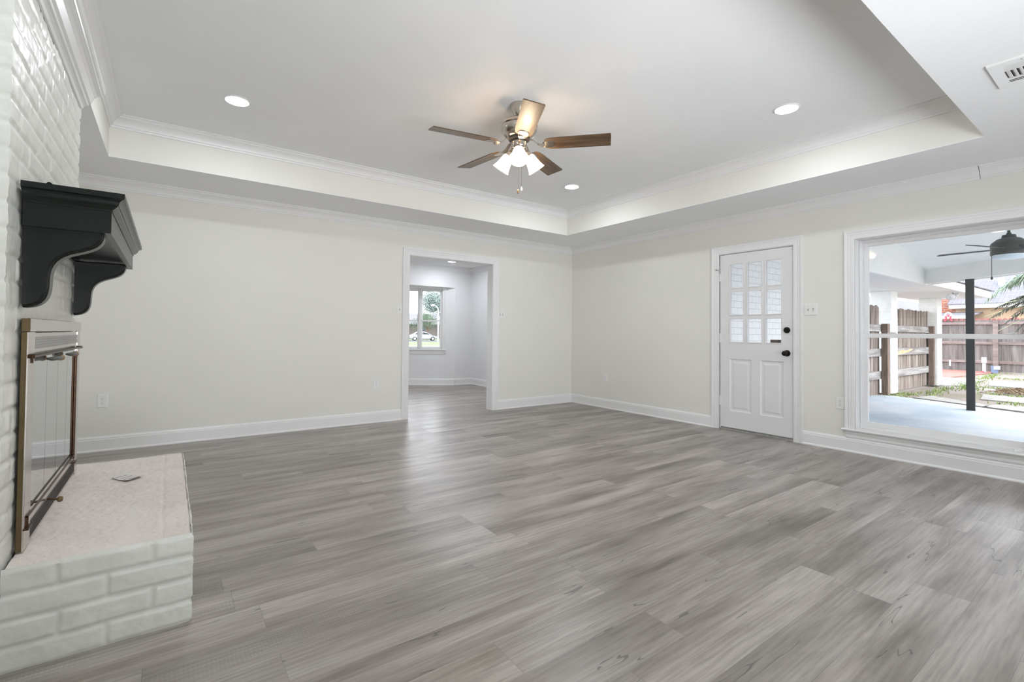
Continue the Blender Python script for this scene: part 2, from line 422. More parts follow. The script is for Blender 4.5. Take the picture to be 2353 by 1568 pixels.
    def prism(s, poly, axis, d0, d1):
        def P(u, v, dd): return {'x': (dd, u, v), 'y': (u, dd, v), 'z': (u, v, dd)}[axis]
        return s.rings([[P(u, v, d0) for u, v in poly], [P(u, v, d1) for u, v in poly]])
    def build(s, name, m, parent=None, smooth=None, kind=None):
        me = bpy.data.meshes.new(name)
        o = bpy.data.objects.new(name, me); COL.objects.link(o)
        off = Vector((0, 0, 0))
        if parent is not None:
            o.parent = parent; q = parent
            while q is not None: off += q.location; q = q.parent
        vs_ = [(x-off.x, y-off.y, z-off.z) for x, y, z in s.v] if parent is not None else s.v
        me.from_pydata(vs_, [], s.f)
        for mm in (m if isinstance(m, (list, tuple)) else [m]): me.materials.append(mat(mm))
        if isinstance(m, (list, tuple)): me.polygons.foreach_set('material_index', s.m)
        me.update()
        import bmesh
        bm = bmesh.new(); bm.from_mesh(me); bmesh.ops.remove_doubles(bm, verts=bm.verts, dist=1e-5)
        bmesh.ops.recalc_face_normals(bm, faces=bm.faces); bm.to_mesh(me); bm.free()
        if smooth:
            me.polygons.foreach_set('use_smooth', [True]*len(me.polygons))
            me.set_sharp_from_angle(angle=math.radians(smooth))
        if kind: o['kind'] = kind
        return o
def struct(mb, name, m, parent=None, smooth=None):
    o = mb.build(name, m, parent, smooth)
    if parent is None: o['kind'] = 'structure'
    return o
def thing(name, label, cat, loc=(0, 0, 0), group=None, kind=None):
    o = bpy.data.objects.new(name, None); o.empty_display_size = .1; COL.objects.link(o); o.location = loc
    if kind: o['kind'] = kind
    if label: o['label'] = label
    if cat: o['category'] = cat
    if group: o['group'] = group
    return o
def tag(o, label, cat, group=None, kind=None):
    o['label'] = label; o['category'] = cat
    if group: o['group'] = group
    if kind: o['kind'] = kind
    return o
def dup(root, loc, label=None, rotz=None):
    r = root.copy(); COL.objects.link(r); r.location = loc
    if rotz is not None: r.rotation_euler = (0, 0, rotz)
    if label: r['label'] = label
    def kids(src, dst):
        for c in list(src.children):
            d = c.copy(); COL.objects.link(d); d.parent = dst; kids(c, d)
    kids(root, r); return r

# ------------------------------------------------------------------ the room
XR, YB = 5.2115, 5.579           # right wall plane, back wall plane
XL, YR = -0.90, -2.30            # left wall, wall behind the camera
ZS, ZT = 2.44, 2.765             # soffit height, raised ceiling height
TX0, TX1, TY0, TY1 = -.406, 4.425, .711, 4.842
WT = .14
DY0, DY1, DZ = 2.262, 3.064, 2.020          # outside door opening
WY0, WY1, WZ0, WZ1 = .455, 1.715, .212, 1.994   # window opening
OX0, OX1, OZ = 2.443, 3.692, 2.052          # doorway to the next room
YB2 = YB + .13

mb = MB().box(XL-.1, XR+.001, YR-.1, 9.6, -.06, 0)
struct(mb, 'floor', 'grey_oak_planks')
mb = MB().plate('x', XR, XR+WT, (YR, YB), (-.25, 2.9), [(DY0-.003, DY1+.003, -.001, DZ+.003), (WY0-.003, WY1+.003, WZ0-.003, WZ1+.003)])
mb.plate('x', XR+.002, XR+WT, (YB, YB2), (-.25, 2.9), [])
struct(mb, 'wall_right', 'cream_wall_paint')
mb = MB().plate('y', YB, YB2, (XL, XR), (0, 2.9), [(OX0-.003, OX1+.003, -.001, OZ+.003)])
struct(mb, 'wall_back', 'cream_wall_paint')
mb = MB().box(XL-.1, XL, YR, YB, 0, 2.9); struct(mb, 'wall_left', 'cream_wall_paint')
mb = MB().plate('y', YR-.12, YR, (XL, XR), (0, 2.9), [(2.6, 4.4, .35, 2.1)]); struct(mb, 'wall_rear', 'cream_wall_paint')
mb = MB().plate('z', ZS, ZS+.004, (XL, XR), (YR, YB), [(TX0, TX1, TY0, TY1)]); struct(mb, 'ceiling', 'ceiling_paint')
mb = MB().plate('z', ZS+.004, ZT+.02, (TX0-.03, TX1+.03), (TY0-.03, TY1+.03), [(TX0, TX1, TY0, TY1)]); struct(mb, 'wall_tray', 'cream_wall_paint')
mb = MB().box(TX0-.03, TX1+.03, TY0-.03, TY1+.03, ZT, ZT+.03); struct(mb, 'ceiling_tray', 'ceiling_paint')

CROWN = [(0, 0), (0, -.093), (.010, -.093), (.0125, -.086), (.0125, -.080), (.018, -.075), (.021, -.075), (.024, -.066), (.031, -.052),
         (.041, -.039), (.053, -.029), (.064, -.023), (.067, -.023), (.067, -.018), (.072, -.012), (.082, -.008), (.088, -.008), (.088, 0)]
def crown(path, z, name, closed=False, side=1, prof=CROWN, k=1.0):
    mb = MB().sweep([(a*k, b*k) for a, b in prof], [(x, y, z) for x, y in path], (0, 0, 1), side, closed)
    return struct(mb, name, 'white_trim_paint')
crown([(XL, YB), (XR, YB)], ZS, 'trim_1', side=-1)
crown([(XR, YB), (XR, .864)], ZS, 'trim_2', side=-1)
crown([(XR, .860), (XR, YR)], ZS, 'trim_3', side=-1)
crown([(TX0, TY0), (TX1, TY0), (TX1, TY1), (TX0, TY1)], ZT, 'trim_4', closed=True)

BASE = [(0, 0), (.026, 0), (.0265, .008), (.022, .016), (.0155, .019), (.0155, .104), (.0125, .110), (.0135, .114), (.0125, .120), (.008, .127), (.005, .134), (0, .134)]
def baseb(path, name, side=-1):
    return struct(MB().sweep(BASE, [(x, y, 0) for x, y in path], (0, 0, 1), side), name, 'white_trim_paint')
baseb([(XL, YB), (2.352, YB)], 'baseboard_back')
baseb([(3.785, YB), (XR, YB)], 'baseboard_back_corner')
baseb([(XR, YB), (XR, 3.158)], 'baseboard_right')
baseb([(XL, 3.49), (XL, YB)], 'baseboard_left')
baseb([(XR, 2.170), (XR, YR)], 'baseboard_right_window')

CASE = [(0, 0), (0, .010), (.006, .013), (.030, .0145), (.034, .0125), (.040, .0125), (.050, .016), (.056, .016), (.058, .0135), (.064, .0135),
        (.068, .018), (.080, .021), (.089, .021), (.090, 0)]
def casing(path, up, name, parent=None, side=1, k=1.0):
    return struct(MB().sweep([(a*k, b) for a, b in CASE], path, up, side), name, 'white_trim_paint', parent)
# doorway in the back wall: casing both sides and jamb
casing([(OX0-.006, YB, 0), (OX0-.006, YB, OZ+.002), (OX1+.006, YB, OZ+.002), (OX1+.006, YB, 0)], (0, -1, 0), 'trim_5', side=1)
mb = MB().box(OX0-.008, OX0, YB-.004, YB2+.004, 0, OZ).box(OX1, OX1+.008, YB-.004, YB2+.004, 0, OZ).box(OX0-.008, OX1+.008, YB-.004, YB2+.004, OZ, OZ+.008)
struct(mb, 'trim_6', 'white_trim_paint')
casing([(OX0-.006, YB2, 0), (OX0-.006, YB2, OZ+.002), (OX1+.006, YB2, OZ+.002), (OX1+.006, YB2, 0)], (0, 1, 0), 'trim_7', side=-1)
# door casing
casing([(XR, DY1+.008, 0), (XR, DY1+.008, DZ+.004), (XR, DY0-.002, DZ+.004), (XR, DY0-.002, 0)], (-1, 0, 0), 'trim_8', side=1)

# ------------------------------------------------------------------ outside door
FX = XR+.004
door = thing('door_1', None, None, (XR, DY1, 0), kind='structure')
cols = [(2.782, 2.948), (2.579, 2.746), (2.373, 2.545)]; rows = [(1.617, 1.902), (1.309, 1.586), (1.001, 1.275)]
pans = [(2.698, 2.947, .222, .815), (2.361, 2.601, .222, .815)]
holes = [(a-.012, b+.012, c-.012, d+.012) for a, b in cols for c, d in rows]
mb = MB().plate('x', FX, FX+.044, (DY0+.006, DY1-.006), (.034, DZ-.007), [(*c, *r) for c in cols for r in rows]+pans)
for p in pans:
    mb.loft_rect('x', FX, *p, [(0, 0), (.004, .003), (.010, .009), (.022, .010), (.030, .010), (.048, .004), (.052, .004)])
    mb.box(FX+.02, FX+.04, p[0], p[1], p[2], p[3])
mb.build('door_slab', 'door_paint', door)
for c in cols:
    for r in rows:
        mb = MB().box(FX+.020, FX+.023, c[0], c[1], r[0], r[1]); mb.build('window_pane', 'window_glass', door)
mb = MB()
for c in cols:
    for r in rows:
        mb.sweep([(0, 0), (0, .006), (-.004, .007), (-.009, .003), (-.009, 0)], [(FX, c[0], r[0]), (FX, c[1], r[0]), (FX, c[1], r[1]), (FX, c[0], r[1])], (-1, 0, 0), 1, True)
mb.build('glazing_bead', 'door_paint', door)
def hinge(z):
    mb = MB().lathe([(.0065, -.05), (.0065, .05)], (FX-.006, DY1-.001, z), n=10)
    for k in (-.05, -.017, .017, .05): mb.lathe([(.0075, -.002), (.0075, .002)], (FX-.006, DY1-.001, z+k), n=10)
    mb.box(FX-.002, FX+.001, DY1-.03, DY1-.006, z-.05, z+.05)
    return mb
for z in (1.765, 1.055, .33): hinge(z).build('hinge', 'white_plastic', door)
mb = MB().tube([(FX-.012, DY1, 1.83), (FX-.018, DY1+.02, 1.845), (FX-.022, DY1+.035, 1.85)], .004, 8).lathe([(.008, 0), (.009, .008), (.0, .012)], (FX-.022, DY1+.035, 1.85), (-1, 1, 0), 10)
mb.lathe([(.008, 0), (.008, .05)], (FX-.008, DY1-.001, 1.80), n=8)
mb.build('hinge_door_stop', 'aluminium', door)
mb = MB().lathe([(.0325, 0), (.0325, -.006), (.030, -.012), (.024, -.014), (.023, -.020), (.0, -.021)], (FX, 2.325, 1.144), (1, 0, 0), 28)
mb.box(FX-.034, FX-.018, 2.322, 2.328, 1.128, 1.160, .002)
mb.build('deadbolt', 'bronze_dark', door, 40)
mb = MB().lathe([(.0335, 0), (.0335, -.005), (.029, -.011), (.014, -.014), (.012, -.030), (.018, -.036), (.0255, -.044), (.0275, -.056), (.024, -.066), (.013, -.072), (.0, -.073)], (FX, 2.325, .903), (1, 0, 0), 28)
mb.build('door_knob', 'bronze_dark', door, 40)
mb = MB().box(FX+.017, FX+.0198, 2.393, 2.502, 1.004, 1.042); st = mb.build('alarm_sticker', 'sticker_brown', door)
mb = MB().box(FX+.0160, FX+.0170, 2.400, 2.424, 1.009, 1.038)
for k in range(3): mb.box(FX+.0160, FX+.0170, 2.432, 2.494, 1.011+k*.009, 1.015+k*.009)
mb.build('sticker_print', 'slot_dark', st)
mb = MB().box(XR+.0, XR+WT, DY1, DY1+.01, 0, DZ).box(XR, XR+WT, DY0-.004, DY0+.001, 0, DZ).box(XR, XR+WT, DY0, DY1, DZ-.002, DZ+.006)
mb.box(FX+.046, FX+.060, DY0, DY0+.012, 0, DZ).box(FX+.046, FX+.060, DY1-.012, DY1, 0, DZ).box(FX+.046, FX+.06, DY0, DY1, DZ-.014, DZ)
mb.build('door_frame', 'white_trim_paint', door)
mb = MB().prism([(XR-.002, .001), (XR-.002, .012), (XR+.02, .026), (XR+WT, .028), (XR+WT, .001)], 'y', DY0, DY1)
mb.build('threshold', 'aluminium', door)

# ------------------------------------------------------------------ window
win = thing('window_1', None, None, (XR, WY1, WZ0), kind='structure')
casing([(XR, WY1+.004, WZ0), (XR, WY1+.004, WZ1+.004), (XR, WY0-.004, WZ1+.004), (XR, WY0-.004, WZ0)], (-1, 0, 0), 'window_casing', win, side=1, k=.90)
J = XR+.100
mb = MB().box(XR-.004, J, WY1, WY1+.002, WZ0, WZ1).box(XR-.004, J, WY0-.002, WY0, WZ0, WZ1).box(XR-.004, J, WY0-.002, WY1+.002, WZ1, WZ1+.002)
mb.build('window_jamb', 'white_trim_paint', win)
mb = MB().sweep([(0, 0), (.034, 0), (.040, .004), (.043, .010), (.040, .017), (.034, .020), (0, .020)], [(XR, WY0-.10, WZ0-.012), (XR, WY1+.105, WZ0-.012)], (0, 0, 1), 1)
mb.box(XR-.001, J+.01, WY0, WY1, WZ0-.012, WZ0+.008)
mb.build('window_sill', 'white_trim_paint', win)
mb = MB().sweep([(0, 0), (.010, 0), (.013, .008), (.013, .018), (.010, .022), (.010, .034), (.014, .040), (.014, .052), (.022, .058), (.026, .066), (0, .066)], [(XR, WY0-.08, .134), (XR, WY1+.08, .134)], (0, 0, 1), 1)
mb.build('window_apron', 'white_trim_paint', win)
def frame(mb, x0, x1, y0, y1, z0, z1, w, wb=None, b=.002):
    wb = w if wb is None else wb
    mb.box(x0, x1, y0, y0+w, z0, z1, b).box(x0, x1, y1-w, y1, z0, z1, b).box(x0, x1, y0+w-.001, y1-w+.001, z1-w, z1, b).box(x0, x1, y0+w-.001, y1-w+.001, z0, z0+wb, b)
mb = MB(); frame(mb, J, J+.085, WY0+.0, WY1-.0, WZ0+.008, WZ1, .014, .014)
frame(mb, J+.014, J+.085, WY0+.012, WY1-.012, WZ0+.02, WZ1-.012, .010, .010)
mb.build('window_frame', 'vinyl_white', win)
ZM = 1.094
SY0, SY1 = WY0+.022, WY1-.022
up = MB(); frame(up, J+.048, J+.078, SY0, SY1, ZM-.02, WZ1-.020, .034, .036); up.box(J+.056, J+.062, SY0+.03, SY1-.03, ZM, WZ1-.05)
up = MB(); frame(up, J+.048, J+.078, SY0, SY1, ZM-.02, WZ1-.020, .034, .036); us = up.build('upper_sash', 'vinyl_white', win)
MB().box(J+.060, J+.064, SY0+.033, SY1-.033, ZM+.014, WZ1-.053).build('window_pane', 'window_glass', us)
lo = MB(); frame(lo, J+.016, J+.046, SY0-.004, SY1+.004, WZ0+.030, ZM+.020, .040, .044); ls = lo.build('lower_sash', 'vinyl_white', win)
MB().box(J+.029, J+.033, SY0+.035, SY1-.035, WZ0+.07, ZM-.019).build('window_pane', 'window_glass', ls)
for y in (1.475, .720):
    mb = MB().box(J+.012, J+.044, y-.030, y+.030, ZM+.019, ZM+.026, .002).lathe([(.011, 0), (.011, .007), (.006, .010)], (J+.030, y, ZM+.026), n=14)
    mb.box(J+.004, J+.020, y-.040, y-.006, ZM+.027, ZM+.034, .002)
    mb.build('sash_lock', 'vinyl_white', win, 40)
mb = MB()
mb.rings([[(J-.046+.018*math.cos(a), .655+.040*t, WZ0+.009+.018*math.sin(a)*(1-.3*t)) for a in [i*PI/8 for i in range(9)]] for t in (0, .3, .7, 1.0)], True)
tag(mb.build('plastic_cap', 'white_plastic', None, 50), 'small white rounded plastic cap left on the window stool at the picture edge', 'cap')

# added window in the unseen rear wall, put in to let fill daylight through
w3 = thing('window_fill', None, None, (2.6, YR, .35), kind='structure')
mb = MB()
for a, b in ((2.6, 3.5), (3.5, 4.4)):
    mb.box(a, a+.05, YR-.1, YR-.04, .35, 2.1).box(b-.05, b, YR-.1, YR-.04, .35, 2.1).box(a, b, YR-.1, YR-.04, .35, .40).box(a, b, YR-.1, YR-.04, 2.05, 2.1).box(a, b, YR-.1, YR-.04, 1.2, 1.25)
mb.build('window_frame', 'vinyl_white', w3)
MB().box(2.64, 4.36, YR-.075, YR-.070, .39, 2.06).build('window_pane', 'window_glass', w3)

# ------------------------------------------------------------------ plates on the walls
def outlet_builder(loc):
    """duplex outlet facing -Y, at origin of its empty"""
    t = thing('wall_outlet', None, 'outlet', loc, 'duplex wall outlets')
    x, y, z = loc
    mb = MB().loft_rect('y', y, x-.036, x+.036, z-.0585, z+.0585, [(0, 0), (0, .003), (.004, .006), (.006, .006)], -1)
    mb.build('cover_plate', 'white_plastic', t)
    for s_ in (-1, 1):
        zc = z+s_*.0195
        mb = MB().prism([(x+.0165*math.cos(a)*(1 if abs(math.cos(a)) < .8 else .93), zc+.0145*math.sin(a)) for a in [i*2*PI/20 for i in range(20)]], 'y', y-.0085, y-.005)
        r_ = mb.build('receptacle', 'white_plastic', t)
        mb = MB().box(x-.0075, x-.0055, y-.0090, y-.0083, zc-.0005, zc+.0075).box(x+.0050, x+.0070, y-.0090, y-.0083, zc+.0005, zc+.007).lathe([(.0024, 0), (.0024, .001)], (x, y-.0090, zc-.006), (0, 1, 0), 10)
        mb.build('slots', 'slot_dark', r_)
    MB().lathe([(.003, 0), (.0025, -.0012)], (x, y-.006, z), (0, 1, 0), 10).build('screw', 'silver_vent', t)
    return t
o1 = outlet_builder((-.466, YB, .445)); o1['label'] = 'white duplex outlet on the back wall, nearest the fireplace'
dup(o1, (2.032, YB, .452), 'white duplex outlet on the back wall left of the open doorway')
dup(o1, (XR, 4.847, .440), 'white duplex outlet between the room corner and the outside door', -PI/2)
dup(o1, (XR, 1.842, .448), 'white duplex outlet beside the big window casing', -PI/2)
dup(o1, (5.199, 8.195, .506), 'white outlet plate on the side wall of the room beyond the doorway', -PI/2)
def switch_builder(loc, gang):
    t = thing('light_switch', None, 'light switch', loc)
    x, y, z = loc; hw = .036+.023*(gang-1)
    MB().loft_rect('y', y, x-hw, x+hw, z-.0585, z+.0585, [(0, 0), (0, .003), (.004, .006), (.006, .006)], -1).build('cover_plate', 'white_plastic', t)
    for g in range(gang):
        xc = x+(g-(gang-1)/2)*.046
        MB().box(xc-.006, xc+.006, y-.008, y-.004, z-.0125, z+.0125).build('toggle_slot', 'silver_vent', t)
        up_ = (g % 2 == 0)
        MB().tube([(xc, y-.004, z), (xc, y-.020, z+(.008 if up_ else -.008))], [.0045, .0035], 8).build('toggle', 'white_plastic', t)
        for dz_ in (-.030, .030): MB().lathe([(.003, 0), (.0025, -.0012)], (xc, y-.006, z+dz_), (0, 1, 0), 8).build('screw', 'silver_vent', t)
    return t
s1 = switch_builder((2.312, YB, 1.366), 1); s1['label'] = 'single white toggle switch on the left side of the doorway casing'
s2 = switch_builder((3.842, YB, 1.348), 2); s2['label'] = 'double white toggle switch on the right side of the doorway casing'
s3 = dup(s2, (XR, 2.096, 1.351), 'double white toggle switch between the outside door and the window', -PI/2)
for k, o in enumerate((s2, s3)): o['group'] = 'double toggle switches'

# ------------------------------------------------------------------ brickwork
def vnoise(x, y, seed=0):
    """smooth value noise on numpy arrays"""
    xi = np.floor(x).astype(np.int64); yi = np.floor(y).astype(np.int64); fx = x-xi; fy = y-yi
    fx = fx*fx*(3-2*fx); fy = fy*fy*(3-2*fy)
    def hsh(a, b):
        n = (a*374761393+b*668265263+seed*1442695041) & 0xffffffff
        n = ((n ^ (n >> 13))*1274126177) & 0xffffffff
        return ((n ^ (n >> 16)) & 0xffff)/65535.0
    return (hsh(xi, yi)*(1-fx)+hsh(xi+1, yi)*fx)*(1-fy)+(hsh(xi, yi+1)*(1-fx)+hsh(xi+1, yi+1)*fx)*fy
def brick_h(s, z, C, L, depth, offs, smax, seed, jw=.0055):
    zw = z+(vnoise(s*9, z*9, seed)-.5)*.006
    row = np.floor(zw/C).astype(np.int64); dz = np.minimum(zw-row*C, (row+1)*C-zw)
    so_ = s+offs[0]*(row % 2 == 0)+offs[1]*(row % 2 == 1)+(vnoise(s*7+5, z*11, seed+3)-.5)*.010
    k = np.floor(so_/L).astype(np.int64); ds = np.minimum(so_-k*L, (k+1)*L-so_)
    jx = so_-np.round(so_/L)*L
    ds = np.where((s-jx < .05) | (s-jx > smax-.05), 1.0, ds)
    d = np.minimum(dz, ds)
    t = np.clip((d-jw*.5)/(jw*1.7), 0, 1); t = t*t*(3-2*t)
    rh = ((row*7919+k*104729+seed*31) % 97)/97.0-.5
    lump = (vnoise(s*26, z*26, seed+1)-.5)*.0032+(vnoise(s*70, z*70, seed+2)-.5)*.0018
    return t*(depth+rh*.0028)+lump
def brick_wrap(mb, corners, z0, z1, C, L, depth, res, offs, seed):
    """brick skin round a box: corners = plan polyline; bricks stand out to the left-hand normal of travel"""
    pts = []; nor = []; S_ = []; FI = []
    segs = [(Vector(corners[i]).to_2d(), Vector(corners[i+1]).to_2d()) for i in range(len(corners)-1)]
    for i, (a, b) in enumerate(segs):
        d = b-a; ln = d.length; d.normalize(); nrm = Vector((d.y, -d.x)); n = max(2, int(ln/res))
        for j in range(n+1):
            if j == 0 and i > 0: continue
            p = a+d*ln*j/n; nn = nrm
            if j == n and i < len(segs)-1:
                d2 = (segs[i+1][1]-segs[i+1][0]).normalized(); n2 = Vector((d2.y, -d2.x)); nn = nrm+n2
            pts.append(p); nor.append(nn); S_.append(ln*j/n); FI.append((i, ln))
    nz = int((z1-z0)/res); zz = np.linspace(z0, z1, nz+1)
    s = np.array(S_); fi = np.array([f[0] for f in FI]); sm = np.array([f[1] for f in FI])
    SS, ZZ_ = np.meshgrid(s, zz); SM = np.broadcast_to(sm, SS.shape); F_ = np.broadcast_to(fi, SS.shape)
    of = offs
    H = np.zeros_like(SS)
    for f in range(len(segs)):
        Hf = brick_h(SS, ZZ_, C, L, depth, of[f], segs[f][1].__sub__(segs[f][0]).length, seed+f*0)
        H = np.where(F_ == f, Hf, H)
    P = np.array([[p.x, p.y] for p in pts]); N_ = np.array([[q.x, q.y] for q in nor])
    vs_ = []
    for r in range(nz+1):
        for c in range(len(pts)):
            h_ = H[r, c]; vs_.append((P[c, 0]+N_[c, 0]*h_, P[c, 1]+N_[c, 1]*h_, zz[r]))
    m_ = len(pts); fs = [(r*m_+c, r*m_+c+1, (r+1)*m_+c+1, (r+1)*m_+c) for r in range(nz) for c in range(m_-1)]
    mb.add(vs_, fs); return mb

# chimney breast
CX, CY0, CY1 = -.416, 2.115, 3.470
fp = thing('fireplace_breast', 'white painted brick chimney breast on the left wall behind the black mantel', 'chimney', (CX, (CY0+CY1)/2, 0))
FHY0, FHY1, FHZ = 2.30, 3.40, 1.10
mb = brick_wrap(MB(), [(XL+.001, CY0), (CX, CY0), (CX, CY1), (XL+.001, CY1)], 0, 2.435, .0825, .244, .0045, .0085, [(0.1, .22), (.0, .122), (.1, .22)], 11)
mb.build('brickwork', 'painted_brick', fp, 50)
BIGCROWN = [(0, .018), (0, -.018), (.008, -.018), (.014, -.006), (.022, .002), (.030, .004), (.034, .012), (.044, .018), (.050, .032), (.058, .050), (.070, .064),
            (.084, .072), (.087, .072), (.090, .080), (.097, .084), (.103, .092), (.103, .108), (0, .108)]
mb = MB().sweep(BIGCROWN, [(CX+.004, CY0-.06, 2.305), (CX+.004, CY1-.012, 2.305)], (0, 0, 1), -1)
struct(mb, 'trim_9', 'white_trim_paint')

# hearth
HX1, HY0, HY1, HZ = .084, 2.150, 3.590, .328
he = thing('hearth', 'raised brick hearth painted white with rough pinkish top, below the fireplace doors', 'hearth', ((CX+HX1)/2, (HY0+HY1)/2, 0))
mb = brick_wrap(MB(), [(CX+.005, HY0), (HX1, HY0), (HX1, HY1), (CX+.005, HY1)], 0, HZ, .0820, .249, .0058, .006, [(.243, .118), (.02, .142), (0.0, .122)], 23)
mb.build('brick_base', 'painted_brick', he, 50)
nx, ny = 90, 190; vs_ = []; x0, x1, y0, y1 = CX+.012, HX1+.0045, HY0-.0045, HY1+.0045
gx = np.linspace(0, 1, nx+1); gy = np.linspace(0, 1, ny+1); GX, GY = np.meshgrid(gx, gy)
PX = x0+(x1-x0)*GX; PY = y0+(y1-y0)*GY
edge = np.minimum(np.minimum(PX-x0+1, x1-PX), np.minimum(PY-y0, y1-PY)); e = np.clip(edge/.012, 0, 1)
wob = (vnoise(PY*16, PX*0+3, 5)-.5)*.005*(GX**8)
wob2 = (vnoise(PX*20, PY*0+9, 6)-.5)*.004*((1-GY)**16)
PZ = HZ-.002+(vnoise(PX*14, PY*14, 1)-.5)*.005+(vnoise(PX*55, PY*55, 2)-.5)*.0035+(vnoise(PX*120, PY*120, 3)-.5)*.002-(1-e)**2*.012
PZ = PZ-.004*np.exp(-((PX+.006+(vnoise(PY*7, PX*0, 8)-.5)*.008)/.005)**2)*vnoise(PY*9, PX*0+2, 9)
vs_ = list(zip((PX+wob).ravel(), (PY+wob2).ravel(), PZ.ravel())); m_ = nx+1
mb = MB().add(vs_, [(r*m_+c, r*m_+c+1, (r+1)*m_+c+1, (r+1)*m_+c) for r in range(ny) for c in range(nx)])
mb.build('hearth_top', 'hearth_top_mortar', he, 60)

# paper tag lying on the hearth
tg = thing('paper_card', 'small curled printed card lying on the rough hearth top', 'card', (-.158, 3.11, HZ))
A_, B_, C_, D_ = (-.222, 3.146), (-.150, 3.035), (-.090, 3.088), (-.160, 3.19)
g = 10; vs_ = []
for i in range(g+1):
    for j in range(g+1):
        a = i/g; b = j/g
        x = (1-a)*(1-b)*A_[0]+a*(1-b)*B_[0]+a*b*C_[0]+(1-a)*b*D_[0]; y = (1-a)*(1-b)*A_[1]+a*(1-b)*B_[1]+a*b*C_[1]+(1-a)*b*D_[1]
        vs_.append((x, y, HZ+.003+.0075*(2*a-1)**2))
mb = MB().add(vs_, [(i*(g+1)+j, i*(g+1)+j+1, (i+1)*(g+1)+j+1, (i+1)*(g+1)+j) for i in range(g) for j in range(g)])
mb.add([(x, y, z-.0025) for x, y, z in vs_], [(i*(g+1)+j, (i+1)*(g+1)+j, (i+1)*(g+1)+j+1, i*(g+1)+j+1) for i in range(g) for j in range(g)])
cdp = mb.build('card_sheet', 'copper_paper', tg, 50)
mb = MB()
for a, b0, b1 in ((.2, .1, .8), (.4, .2, .9), (.62, .1, .6), (.8, .3, .9)):
    pts = []
    for t in range(5):
        b = b0+(b1-b0)*t/4
        x = (1-a)*(1-b)*A_[0]+a*(1-b)*B_[0]+a*b*C_[0]+(1-a)*b*D_[0]; y = (1-a)*(1-b)*A_[1]+a*(1-b)*B_[1]+a*b*C_[1]+(1-a)*b*D_[1]
        pts.append((x, y, HZ+.0033+.0075*(2*a-1)**2))
    mb.tube(pts, .0009, 5)
mb.build('card_print', 'slot_dark', cdp)

# ------------------------------------------------------------------ mantel
MY0, MY1, MF = 2.241, 3.505, -.175
mt = thing('mantel_shelf', 'black painted wooden mantel with two scrolled brackets on the brick chimney', 'mantel', (CX, (MY0+MY1)/2, 1.433))
SHP = [(0, .0), (.003, .0), (.003, .006), (.008, .010), (.015, .016), (.019, .022), (.021, .022), (.021, .026), (.024, .034), (.030, .040), (.036, .043), (.038, .044), (.038, .063), (0, .063)]
zt = 1.512
mb = MB().sweep(SHP, [(CX+.013, MY0, zt), (MF, MY0, zt), (MF, MY1, zt), (CX+.013, MY1, zt)], (0, 0, 1), -1)
mb.box(CX+.013, MF, MY0, MY1, zt+.005, zt+.063)
mb.build('shelf_top', 'black_green_paint', mt)
mb = MB().plate('z', 1.433, zt+.01, (CX+.013, MF), (MY0, MY1), [(CX+.02, MF-.022, MY0+.022, MY1-.022)]).box(CX+.013, MF-.02, MY0+.02, MY1-.02, 1.452, 1.462)
mb.build('frieze_box', 'black_green_paint', mt)
def bez(p0, p1, p2, p3, n=10):
    return [tuple(sum(c*q[k] for c, q in zip(((1-t)**3, 3*(1-t)**2*t, 3*(1-t)*t*t, t**3), (p0, p1, p2, p3))) for k in (0, 1)) for t in [i/n for i in range(n+1)]]
curve = bez((-.196, 1.436), (-.196, 1.395), (-.215, 1.378), (-.255, 1.362))+bez((-.255, 1.362), (-.300, 1.346), (-.338, 1.330), (-.338, 1.255))[1:]+bez((-.338, 1.255), (-.338, 1.200), (-.345, 1.158), (-.412, 1.158))[1:]
def inset_curve(cv, d):
    out = []
    for i, p in enumerate(cv):
        a = Vector(cv[max(i-1, 0)]); b = Vector(cv[min(i+1, len(cv)-1)]); t = (b-a).normalized(); n_ = Vector((t.y, -t.x))
        out.append((p[0]+n_.x*d, p[1]+n_.y*d))
    return out
def bracket(y0, y1):
    mb = MB(); steps = [(y0, .010), (y0+.004, .010), (y0+.008, .005), (y0+.014, .004), (y0+.018, 0), (y1-.018, 0), (y1-.014, .004), (y1-.008, .005), (y1-.004, .010), (y1, .010)]
    rings = []
    for yy, ins in steps:
        cv = inset_curve(curve, ins) if ins else curve
        cv = [(max(x, CX+.013), z) for x, z in cv]
        cv[0] = (cv[0][0], 1.436); poly = cv+[(CX+.013, cv[-1][1]), (CX+.013, 1.436)]
        rings.append([(x, yy, z) for x, z in poly])
    return mb.rings(rings)
bracket(2.262, 2.352).build('bracket', 'black_green_paint', mt, 30)
bracket(3.330, 3.420).build('bracket', 'black_green_paint', mt, 30)
mb = MB().tube([(-.345, 2.27, 1.588), (-.325, 2.45, 1.588), (-.305, 2.63, 1.588), (-.292, 2.73, 1.588)], .008, 10)
mb.lathe([(.0, -.004), (.011, 0), (.012, .02), (.009, .032), (0, .034)], (-.292, 2.73, 1.588), (.13, 1, 0), 12)
tag(mb.build('metal_rod', 'bronze_dark', None, 40), 'thin dark metal rod with rounded end lying on top of the mantel', 'rod')

